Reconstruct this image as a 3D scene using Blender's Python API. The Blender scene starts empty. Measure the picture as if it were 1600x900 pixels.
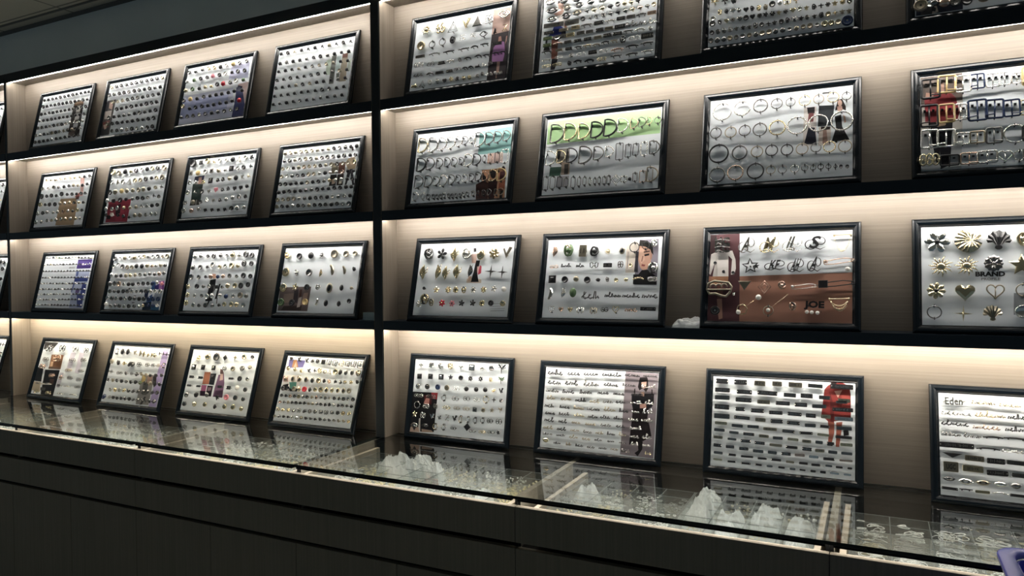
import bpy, math, random
from mathutils import Matrix, Vector, noise

# ---------------------------------------------------------------- camera, light, exposure
SC = bpy.context.scene
COL = SC.collection
EYE = 1.46                                     # camera height above the floor
YAW, PITCH, ROLL = -0.4637, -0.0181, -0.0106
cy_, sy_ = math.cos(YAW), math.sin(YAW)
r0 = Vector((cy_, -sy_, 0)); f0 = Vector((sy_, cy_, 0)); u0 = Vector((0, 0, 1))
fw = f0 * math.cos(PITCH) + u0 * math.sin(PITCH)
up = u0 * math.cos(PITCH) - f0 * math.sin(PITCH)
rt = r0 * math.cos(ROLL) + up * math.sin(ROLL)
up2 = up * math.cos(ROLL) - r0 * math.sin(ROLL)
cam = bpy.data.cameras.new('camera'); camo = bpy.data.objects.new('camera', cam); COL.objects.link(camo)
cam.sensor_width = 36; cam.lens = 1128.66 / 1600 * 36
cam.shift_x = -2.4 / 1600; cam.shift_y = -2.1 / 1600
M = Matrix.Identity(4)
for i_, v_ in enumerate((rt, up2, -fw)):
    for j_ in range(3): M[j_][i_] = v_[j_]
M.translation = (0, -2.2, EYE)
camo.matrix_world = M
cam.clip_start = .02; cam.clip_end = 60
SC.camera = camo
SC.cycles.transparent_max_bounces = 32          # light has to pass the glass and the tray walls
W_ = bpy.data.worlds.new('world'); SC.world = W_; W_.use_nodes = True
W_.node_tree.nodes['Background'].inputs[0].default_value = (0.68, 0.93, 1.08, 1)
W_.node_tree.nodes['Background'].inputs[1].default_value = WORLD_STRENGTH = 0.105
LED_STRENGTH = 50.0
CASE_STRENGTH = 34.0
SC.view_settings.view_transform = 'Standard'; SC.view_settings.look = 'None'
SC.view_settings.exposure = 0.0; SC.view_settings.gamma = 1.0; SC.view_settings.use_curve_mapping = False
RND = random.Random(11)

# ---------------------------------------------------------------- materials
def lin(c):
    return tuple((x / 12.92 if x <= .04045 else ((x + .055) / 1.055) ** 2.4) for x in c)
def hexlin(h, k=1.0):
    return tuple(min(.95, x * k) for x in lin(tuple(int(h[i:i + 2], 16) / 255 for i in (0, 2, 4))))
def mat(name, col, rough=.5, metal=0., spec=.5, coat=0.):
    m = bpy.data.materials.new(name); m.use_nodes = True
    b = m.node_tree.nodes['Principled BSDF']
    b.inputs['Base Color'].default_value = (*col, 1); b.inputs['Roughness'].default_value = rough
    b.inputs['Metallic'].default_value = metal; b.inputs['Specular IOR Level'].default_value = spec
    b.inputs['Coat Weight'].default_value = coat
    return m
def grain(m, ca, cb, scale, detail=6., bump=0.):
    nt = m.node_tree; N = nt.nodes; L = nt.links; b = N['Principled BSDF']
    tc = N.new('ShaderNodeTexCoord'); mp = N.new('ShaderNodeMapping'); mp.inputs['Scale'].default_value = scale
    nz = N.new('ShaderNodeTexNoise'); nz.inputs['Scale'].default_value = 1.; nz.inputs['Detail'].default_value = detail
    nz.inputs['Roughness'].default_value = .62
    cr = N.new('ShaderNodeValToRGB'); cr.color_ramp.elements[0].position = .33; cr.color_ramp.elements[1].position = .68
    cr.color_ramp.elements[0].color = (*ca, 1); cr.color_ramp.elements[1].color = (*cb, 1)
    L.new(tc.outputs['Object'], mp.inputs['Vector']); L.new(mp.outputs['Vector'], nz.inputs['Vector'])
    L.new(nz.outputs['Fac'], cr.inputs['Fac']); L.new(cr.outputs['Color'], b.inputs['Base Color'])
    if bump:
        bp = N.new('ShaderNodeBump'); bp.inputs['Strength'].default_value = bump; bp.inputs['Distance'].default_value = .001
        L.new(nz.outputs['Fac'], bp.inputs['Height']); L.new(bp.outputs['Normal'], b.inputs['Normal'])
    return m
def clear(name, tint, f0v, extra=0., gloss_rough=.015, gloss=(1, 1, 1)):
    """clear sheet: transparent body with Schlick reflection on both faces"""
    m = bpy.data.materials.new(name); m.use_nodes = True
    nt = m.node_tree; N = nt.nodes; L = nt.links; N.remove(N['Principled BSDF'])
    out = N['Material Output']
    tr = N.new('ShaderNodeBsdfTransparent'); tr.inputs['Color'].default_value = (*tint, 1)
    gl = N.new('ShaderNodeBsdfGlossy'); gl.inputs['Roughness'].default_value = gloss_rough; gl.inputs['Color'].default_value = (*gloss, 1)
    ge = N.new('ShaderNodeNewGeometry')
    dt = N.new('ShaderNodeVectorMath'); dt.operation = 'DOT_PRODUCT'
    L.new(ge.outputs['Incoming'], dt.inputs[0]); L.new(ge.outputs['Normal'], dt.inputs[1])
    def mth(op, a, b=None):
        n = N.new('ShaderNodeMath'); n.operation = op
        if isinstance(a, float): n.inputs[0].default_value = a
        else: L.new(a, n.inputs[0])
        if b is not None:
            if isinstance(b, float): n.inputs[1].default_value = b
            else: L.new(b, n.inputs[1])
        return n.outputs[0]
    c = mth('ABSOLUTE', dt.outputs['Value']); c = mth('SUBTRACT', 1.0, c); c = mth('POWER', c, 5.0)
    c = mth('MULTIPLY', c, 1.0 - f0v); c = mth('ADD', c, f0v)
    mx = N.new('ShaderNodeMixShader'); L.new(c, mx.inputs[0]); L.new(tr.outputs[0], mx.inputs[1]); L.new(gl.outputs[0], mx.inputs[2])
    last = mx.outputs[0]
    if extra:
        df = N.new('ShaderNodeBsdfDiffuse'); df.inputs['Color'].default_value = (.85, .9, .9, 1)
        m2 = N.new('ShaderNodeMixShader'); m2.inputs[0].default_value = extra
        L.new(last, m2.inputs[1]); L.new(df.outputs[0], m2.inputs[2]); last = m2.outputs[0]
    L.new(last, out.inputs['Surface'])
    return m
def glow(name, col, s):
    m = bpy.data.materials.new(name); m.use_nodes = True
    N = m.node_tree.nodes; N.remove(N['Principled BSDF']); e = N.new('ShaderNodeEmission')
    e.inputs[0].default_value = (*col, 1); e.inputs[1].default_value = s
    m.node_tree.links.new(e.outputs[0], N['Material Output'].inputs['Surface']); return m

OAK_A, OAK_B = (.142, .119, .093), (.190, .160, .127)
M_BACK = grain(mat('washed oak, grain across', OAK_B, .55), OAK_A, OAK_B, (1.8, 30, 210), 6)
M_SIDE = grain(mat('washed oak, grain upright', OAK_B, .55), OAK_A, OAK_B, (150, 150, 1.6), 6)
M_BLACK = mat('black laminate', (.003, .008, .014), .38, spec=.35)
M_UPRIGHT = mat('black laminate upright', (.010, .013, .015), .42, spec=.4)
M_CAB = grain(mat('dark brown laminate', (.07, .062, .05), .5, spec=.35), (.185, .160, .115), (.225, .196, .145), (160, 160, 2.5), 4)
M_RECESS = mat('black finger groove', (.004, .004, .004), .7, spec=.1)
M_EDGE = grain(mat('pale oak edging', (.5, .43, .35), .5), (.42, .36, .29), (.56, .48, .39), (60, 60, 60), 3)
M_OLIVE = grain(mat('drawer side board', (.25, .22, .17), .5), (.2, .18, .14), (.28, .25, .2), (3, 40, 120), 4)
M_WALL = grain(mat('grey paint', (.27, .31, .31), .8), (.74, .78, .76), (.79, .83, .81), (3, 3, 3), 2)
M_CEIL = mat('ceiling tile', (.55, .54, .48), .9)
M_TBAR = mat('ceiling trim', (.12, .12, .115), .6)
M_FLOOR = grain(mat('floor tile', (.25, .24, .22), .35), (.22, .21, .19), (.28, .27, .25), (2, 2, 2), 3)
M_LEDN = glow('neutral light strip', (1.0, .93, .82), LED_STRENGTH * 1.65)
M_LEDC = glow('cool white light strip', (1.0, .955, .89), LED_STRENGTH)
M_LEDW = glow('warm white light strip', (1.0, .90, .72), LED_STRENGTH * 1.7)
M_CASE = glow('case light strip', (1.0, .96, .86), CASE_STRENGTH)
BACK = 2.6                                      # the strips throw most light at the back panel
M_LEDCB = glow('cool strip, inner face', (1.0, .945, .87), LED_STRENGTH * BACK)
M_LEDWB = glow('warm strip, inner face', (1.0, .89, .69), LED_STRENGTH * 1.4 * BACK)
M_LEDNB = glow('neutral strip, inner face', (1.0, .93, .82), LED_STRENGTH * 1.4 * BACK)
M_GLASS = clear('counter glass', (.98, .995, .985), .095)
M_GEDGE = mat('dark green glass edge', (.004, .010, .009), .12, spec=.5)
M_TRAY = clear('clear acrylic', (.985, .992, .992), .02, .05)
M_TRAYL = mat('acrylic edge', (.15, .17, .17), .3)
M_BAG = mat('white polythene', (.93, .95, .95), .35)
def translucent(m, k):
    N = m.node_tree.nodes; L = m.node_tree.links; t = N.new('ShaderNodeBsdfTranslucent'); t.inputs[0].default_value = (.93, .95, .95, 1)
    x = N.new('ShaderNodeMixShader'); x.inputs[0].default_value = k; L.new(N['Principled BSDF'].outputs[0], x.inputs[1]); L.new(t.outputs[0], x.inputs[2]); L.new(x.outputs[0], N['Material Output'].inputs['Surface'])
translucent(M_BAG, .35)
M_BLUE = mat('blue plastic', (.012, .016, .30), .35)
M_RIM = mat('blue plastic rim', (.10, .11, .42), .22)
M_FRAME = mat('satin black moulding', (.0022, .0046, .0075), .27, spec=.45)
M_PAPER = mat('white display card', (.67, .71, .74), .6, spec=.25)
M_INK = mat('black print', (.01, .01, .01), .6)
M_INKG = mat('grey print', (.2, .2, .2), .6)
MET = {
 'K': mat('black plating', (.018, .018, .02), .28, .3, .6), 'G': mat('gunmetal', (.26, .255, .25), .26, 1.),
 'S': mat('silver', (.82, .81, .78), .2, 1.), 'A': mat('pale gold', (.79, .69, .47), .24, 1.),
 'B': mat('antique brass', (.37, .335, .26), .3, 1.), 'V': mat('rose gold', (.70, .52, .42), .26, 1.),
 'P': mat('pearl', (.86, .83, .78), .18, 0., .6, .4), 'W': mat('bright nickel', (.93, .92, .88), .16, .85),
 'Y': mat('cream horn', (.62, .47, .22), .35), 'N': mat('green enamel', (.10, .16, .08), .25, .3, .6),
 'R': mat('red enamel', (.55, .03, .05), .25), 'M': mat('pink enamel', (.62, .22, .26), .3), 'U': mat('dark blue enamel', (.02, .035, .09), .22, .2, .6)}
LOOSE = {'A': mat('loose gilt', (.9, .79, .5), .22, .15), 'S': mat('loose silver', (.9, .9, .87), .2, .15), 'W': mat('loose white', (.9, .9, .87), .4),
 'G': mat('loose nickel', (.55, .55, .53), .25, .3), 'B': mat('loose brass', (.55, .48, .32), .35, .4)}
HEX = {}
def dull(c, k=.26):
    y = .25 * c[0] + .65 * c[1] + .1 * c[2]; return tuple(q + (y - q) * k for q in c)
def hexmat(h):
    if h not in HEX: HEX[h] = mat('print ' + h, dull(hexlin(h, .88)), .45, spec=.3)
    return HEX[h]

# ---------------------------------------------------------------- mesh helpers
class G:
    """collects pieces and links them as ONE mesh; item=True maps (x, y, n) onto a board that faces -Y"""
    def __init__(s, item=False): s.v = []; s.f = []; s.m = []; s.s = []; s.item = item
    def put(s, vs, fs, mi=0, smooth=False):
        o = len(s.v); s.v += [tuple(v) for v in vs]
        for f in fs: s.f.append([i + o for i in f]); s.m.append(mi); s.s.append(smooth)
    def box(s, x0, x1, y0, y1, z0, z1, mi=0, faces=None):
        """faces: optional dict face -> material index; faces are -x +x -y +y -z +z"""
        vs = [(x0, y0, z0), (x1, y0, z0), (x1, y1, z0), (x0, y1, z0), (x0, y0, z1), (x1, y0, z1), (x1, y1, z1), (x0, y1, z1)]
        fs = {'-z': (0, 3, 2, 1), '+z': (4, 5, 6, 7), '-y': (0, 1, 5, 4), '+x': (1, 2, 6, 5), '+y': (2, 3, 7, 6), '-x': (3, 0, 4, 7)}
        for k, f in fs.items(): s.put(vs, [f], (faces or {}).get(k, mi))
    def lathe(s, prof, seg=14, c=(0, 0), mi=0, sx=1., sy=1.):
        vs = []; fs = []; n = len(prof)
        for r, h in prof:
            for k in range(seg):
                a = 2 * math.pi * k / seg; vs.append((c[0] + r * math.cos(a) * sx, c[1] + r * math.sin(a) * sy, h))
        for i in range(n - 1):
            for k in range(seg): fs.append((i * seg + k, i * seg + (k + 1) % seg, (i + 1) * seg + (k + 1) % seg, (i + 1) * seg + k))
        fs.append(tuple(range((n - 1) * seg, n * seg))); fs.append(tuple(reversed(range(seg))))
        s.put(vs, fs, mi, True)
    def ball(s, c, r, mi=0, seg=10, rings=6):
        pr = [(max(r * math.sin(math.pi * (i + .02) / (rings + .04)), r * .02), c[2] - r * math.cos(math.pi * i / rings)) for i in range(rings + 1)]
        s.lathe(pr, seg, c[:2], mi)
    def prism(s, pts, n0, n1, bev=.0, mi=0, inset=.85):
        k = len(pts); cx = sum(p[0] for p in pts) / k; cy = sum(p[1] for p in pts) / k
        lay = [(1., n0), (1., n1 - bev), (inset, n1)] if bev else [(1., n0), (1., n1)]
        vs = [(cx + (p[0] - cx) * q, cy + (p[1] - cy) * q, h) for q, h in lay for p in pts]; fs = []
        for i in range(len(lay) - 1):
            for j in range(k): fs.append((i * k + j, i * k + (j + 1) % k, (i + 1) * k + (j + 1) % k, (i + 1) * k + j))
        fs.append(tuple(range((len(lay) - 1) * k, len(lay) * k))); fs.append(tuple(reversed(range(k))))
        s.put(vs, fs, mi)
    def tube(s, pts, r, closed=False, seg=6, mi=0):
        P = [Vector(p) for p in pts]; n = len(P); vs = []; fs = []; prev = None
        for i, p in enumerate(P):
            a = P[(i - 1) % n] if closed or i else p; b = P[(i + 1) % n] if closed or i < n - 1 else p
            t = (b - a); t = t.normalized() if t.length > 1e-9 else Vector((1, 0, 0))
            u = prev - t * prev.dot(t) if prev is not None else t.cross(Vector((0, 0, 1)) if abs(t.z) < .9 else Vector((1, 0, 0)))
            if u.length < 1e-6: u = t.orthogonal()
            u.normalize(); w = t.cross(u); prev = u
            rr = r[i] if isinstance(r, (list, tuple)) else r
            for k in range(seg):
                q = 2 * math.pi * k / seg; vs.append(p + u * rr * math.cos(q) + w * rr * math.sin(q))
        for i in range(n if closed else n - 1):
            j = (i + 1) % n
            for k in range(seg): fs.append((i * seg + k, i * seg + (k + 1) % seg, j * seg + (k + 1) % seg, j * seg + k))
        if not closed: fs.append(tuple(reversed(range(seg)))); fs.append(tuple(range((n - 1) * seg, n * seg)))
        s.put(vs, fs, mi, True)
    def mesh(s, name, mats):
        me = bpy.data.meshes.new(name)
        vs = [(x, -n, y) for x, y, n in s.v] if s.item else s.v
        me.from_pydata(vs, [], s.f)
        for m in mats: me.materials.append(m)
        me.polygons.foreach_set('material_index', s.m); me.polygons.foreach_set('use_smooth', s.s)
        me.update(); return me
    def build(s, name, mats, parent=None, loc=None):
        me = s.mesh(name, mats if isinstance(mats, (list, tuple)) else [mats])
        if not s.item:
            import bmesh
            b = bmesh.new(); b.from_mesh(me); bmesh.ops.recalc_face_normals(b, faces=b.faces); b.to_mesh(me); b.free()
        o = bpy.data.objects.new(name, me); COL.objects.link(o)
        if parent is not None: o.parent = parent
        if loc is not None: o.location = loc
        return o
def tag(o, label, cat, group=None, kind=None):
    o['label'] = label; o['category'] = cat
    if group: o['group'] = group
    if kind: o['kind'] = kind
    return o
def empty(name, loc, rot=(0, 0, 0)):
    o = bpy.data.objects.new(name, None); COL.objects.link(o); o.location = loc; o.rotation_euler = rot
    o.empty_display_size = .05; return o
def box_obj(name, a, m, parent=None, faces=None):
    g = G(); g.box(*a, faces=faces); return g.build(name, m, parent)
def bevel(o, w=.0015):
    b = o.modifiers.new('bevel', 'BEVEL'); b.width = w; b.segments = 2; b.limit_method = 'ANGLE'; return o

# ---------------------------------------------------------------- dimensions (metres, floor at z = 0)
Z = lambda z: z + EYE
YB, YC = .0952, -.4294                         # back panel face, counter front face
XA0, XA1 = -4.0413, -1.6865                    # left bay, inner faces
XB0, XB1 = -1.6515, .7033                      # right bay
XF0, XF1 = -6.41, -4.0563                      # far left bay
COR_T, COR_B = Z(1.0645), Z(1.0256)
SHELF = [(Z(.6533), Z(.6139)), (Z(.2394), Z(.2034)), (Z(-.1724), Z(-.2059))]
GLASS = Z(-.612); GT = .0085
A = [-4.847, -4.057, -3.2673, -2.478, -1.6885, -.889, -.0927, .7033]   # counter unit boundaries
CEIL = Z(1.335)

# ---------------------------------------------------------------- setting
def struct(o): o['kind'] = 'structure'; return o
struct(box_obj('floor', (-8, 4, -5, .3, -.05, 0), M_FLOOR))
struct(box_obj('wall_back', (-8, 4, .1150, .3, 0, CEIL), M_WALL))
def ceiling_material(m):
    nt = m.node_tree; N = nt.nodes; L = nt.links; b = N['Principled BSDF']
    tc = N.new('ShaderNodeTexCoord'); br = N.new('ShaderNodeTexBrick'); br.offset = 0
    br.inputs['Scale'].default_value = 1; br.inputs['Brick Width'].default_value = .6; br.inputs['Row Height'].default_value = .6
    br.inputs['Mortar Size'].default_value = .006; br.inputs['Color1'].default_value = (.56, .55, .47, 1)
    br.inputs['Color2'].default_value = (.53, .52, .45, 1); br.inputs['Mortar'].default_value = (.2, .2, .18, 1)
    L.new(tc.outputs['Object'], br.inputs['Vector']); L.new(br.outputs['Color'], b.inputs['Base Color']); return m
struct(box_obj('ceiling', (-8, 4, -5, .3, CEIL, CEIL + .05), ceiling_material(M_CEIL)))
g = G(); g.box(-8, 4, .085, .115, CEIL - .006, CEIL); g.box(-8, 4, .022, .032, CEIL - .006, CEIL)
struct(g.build('trim_1', M_TBAR))

# ---------------------------------------------------------------- wall display cabinets
def bay(x0, x1, label, upl, upr, warm):
    xc = (x0 + x1) / 2; zb = GLASS
    root = tag(empty('wall_display_cabinet', (xc, 0, zb)), label, 'display cabinet', 'wall display cabinets')
    P = lambda name, a, m, faces=None: _child(name, a, m, root, (xc, 0, zb), faces)
    P('back_panel', (x0, x1, YB, .1148, zb + .0004, COR_T - .002), M_BACK)
    for sx, xa, xb in (('l', x0, x0 + .004), ('r', x1 - .004, x1)):
        P('side_panel', (xa, xb, .0015, YB, zb + .0004, COR_B), M_SIDE)
    P('cornice', (x0 - upl, x1 + upr, 0, .1148, COR_B, COR_T), [M_BLACK, M_SIDE], {'-z': 1})
    if upl: P('upright', (x0 - upl, x0, -.001, .1148, zb + .0004, COR_B), M_UPRIGHT)
    if upr: P('upright', (x1, x1 + upr, -.001, .1148, zb + .0004, COR_B), M_UPRIGHT)
    tops = [(COR_T, COR_B)] + SHELF
    for i, (t, b) in enumerate(tops):
        if i:
            s = P('shelf', (x0 + .004, x1 - .004, 0, YB, b + .0085, t), [M_BLACK, M_BACK], {'-z': 1})
            P('fascia', (x0 + .004, x1 - .004, -.0012, .003, b, t), M_BLACK)
        else:
            P('fascia', (x0, x1, -.0012, .003, b - .007, b + .02), M_BLACK)
            b = b - .0072
        led = P('light_strip', (x0 + .006, x1 - .006, .0034, .0150, b + .0030, b + (.0083 if i else .0070)), [M_BLACK] + ([M_LEDC, M_LEDCB] if i < 3 else [M_LEDW, M_LEDWB] if warm else [M_LEDN, M_LEDNB]), {'-z': 1, '+y': 2})
    return root
def _child(name, a, m, root, c, faces=None):
    a = (a[0] - c[0], a[1] - c[0], a[2] - c[1], a[3] - c[1], a[4] - c[2], a[5] - c[2])
    return box_obj(name, a, m, root, faces)
bay(XF0, XF1, 'backlit oak display cabinet sliver at the far left edge of the photo', .015, 0, True)
bay(XA0, XA1, 'backlit oak display cabinet holding the button boards left of the thick black upright', .015, 0, True)
bay(XB0, XB1, 'backlit oak display cabinet holding the buckle and badge boards right of the thick black upright', .035, .035, False)

# ---------------------------------------------------------------- counter
def counter(i, label):
    a, b = A[i], A[i + 1]; xc = (a + b) / 2; c = (xc, 0, 0)
    root = tag(empty('counter_cabinet', (xc, 0, 0)), label, 'cabinet', 'base cabinets of the glass counter')
    P = lambda name, q, m, faces=None: _child(name, q, m, root, c, faces)
    hw = .0088
    P('carcass', (a + .0004, b - .0004, YC + .0195, YB - .002, .0, .70), M_RECESS)
    P('plinth', (a + .0004, b - .0004, YC + .012, YC + .019, .0, .07), M_RECESS)
    P('back_rail', (a + hw, b - hw, -.02, YB - .002, .70, GLASS - GT - .0006), M_RECESS)
    for x in ((a, a + hw), (b - hw, b)):
        P('partition', (x[0] + .0002, x[1] - .0002, YC + .0195, YB - .002, .7004, GLASS - GT - .0004), [M_OLIVE, M_RECESS], {'-y': 1})
    P('light_strip', (a + hw + .0004, b - hw - .0004, YC - .0035, YC + .0085, GLASS - GT - .0056, GLASS - GT - .0004), [M_RECESS, M_CASE], {'+y': 1})
    gl = .0002 if i in (2, 4) else .0010        # open joint at the left, at the right
    gr = .0002 if i in (1, 3) else .0010
    P('drawer_front', (a + gl, b - gr, YC, YC + .018, Z(-.8587), Z(-.7589)), M_CAB)
    mid = (a + b) / 2
    P('door', (a + .0010, mid - .0010, YC, YC + .018, .072, Z(-.8714)), M_CAB)
    P('door', (mid + .0010, b - .0010, YC, YC + .018, .072, Z(-.8714)), M_CAB)
    ds = .062 if i == 5 else .034
    dr = P('tray_drawer', (a + ds, b - .034, YC + .0185, -.025, .742, .750), M_OLIVE)
    def D(name, q, m, faces=None): o = _child(name, q, m, dr, c, faces); return o
    D('drawer_front', (a + gl, b - gr, YC, YC + .018, Z(-.7421), Z(-.6435)), [M_CAB, M_EDGE], {'+z': 1})
    for x in ((a + ds - .014, a + ds), (b - .034, b - .020)):
        D('drawer_side', (x[0], x[1], YC + .0185, -.022, .742, Z(-.6435) - .001), [M_OLIVE, M_EDGE], {'+z': 1})
    return root
CL = ['dark laminate counter cabinet cut off by the left edge of the photo', 'dark laminate counter cabinet below the leftmost shelf board',
      'dark laminate counter cabinet with two doors, second full unit from the left', 'dark laminate counter cabinet just left of the joint in the counter glass',
      'dark laminate counter cabinet just right of the joint in the counter glass', 'dark laminate counter cabinet with white bags in its drawer, in the lower middle right',
      'dark laminate counter cabinet at the right end behind the blue bin']
for i in range(7): counter(i, CL[i])
def pane(x0, x1, label):
    g = G(); g.box(x0, x1, YC - .004, YB - .001, GLASS - GT, GLASS, 0, {'-y': 1, '-x': 1, '+x': 1, '+y': 1})
    return tag(g.build('glass_top', [M_GLASS, M_GEDGE]), label, 'glass counter top', 'glass panes of the counter')
pane(-6.4, -4.0575, 'clear glass counter top at the far left edge')
pane(-4.0565, -1.6895, 'clear glass counter top under the left bay, up to the glass joint')
pane(-1.6882, .7033, 'clear glass counter top under the right bay, over bags and fittings')

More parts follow.
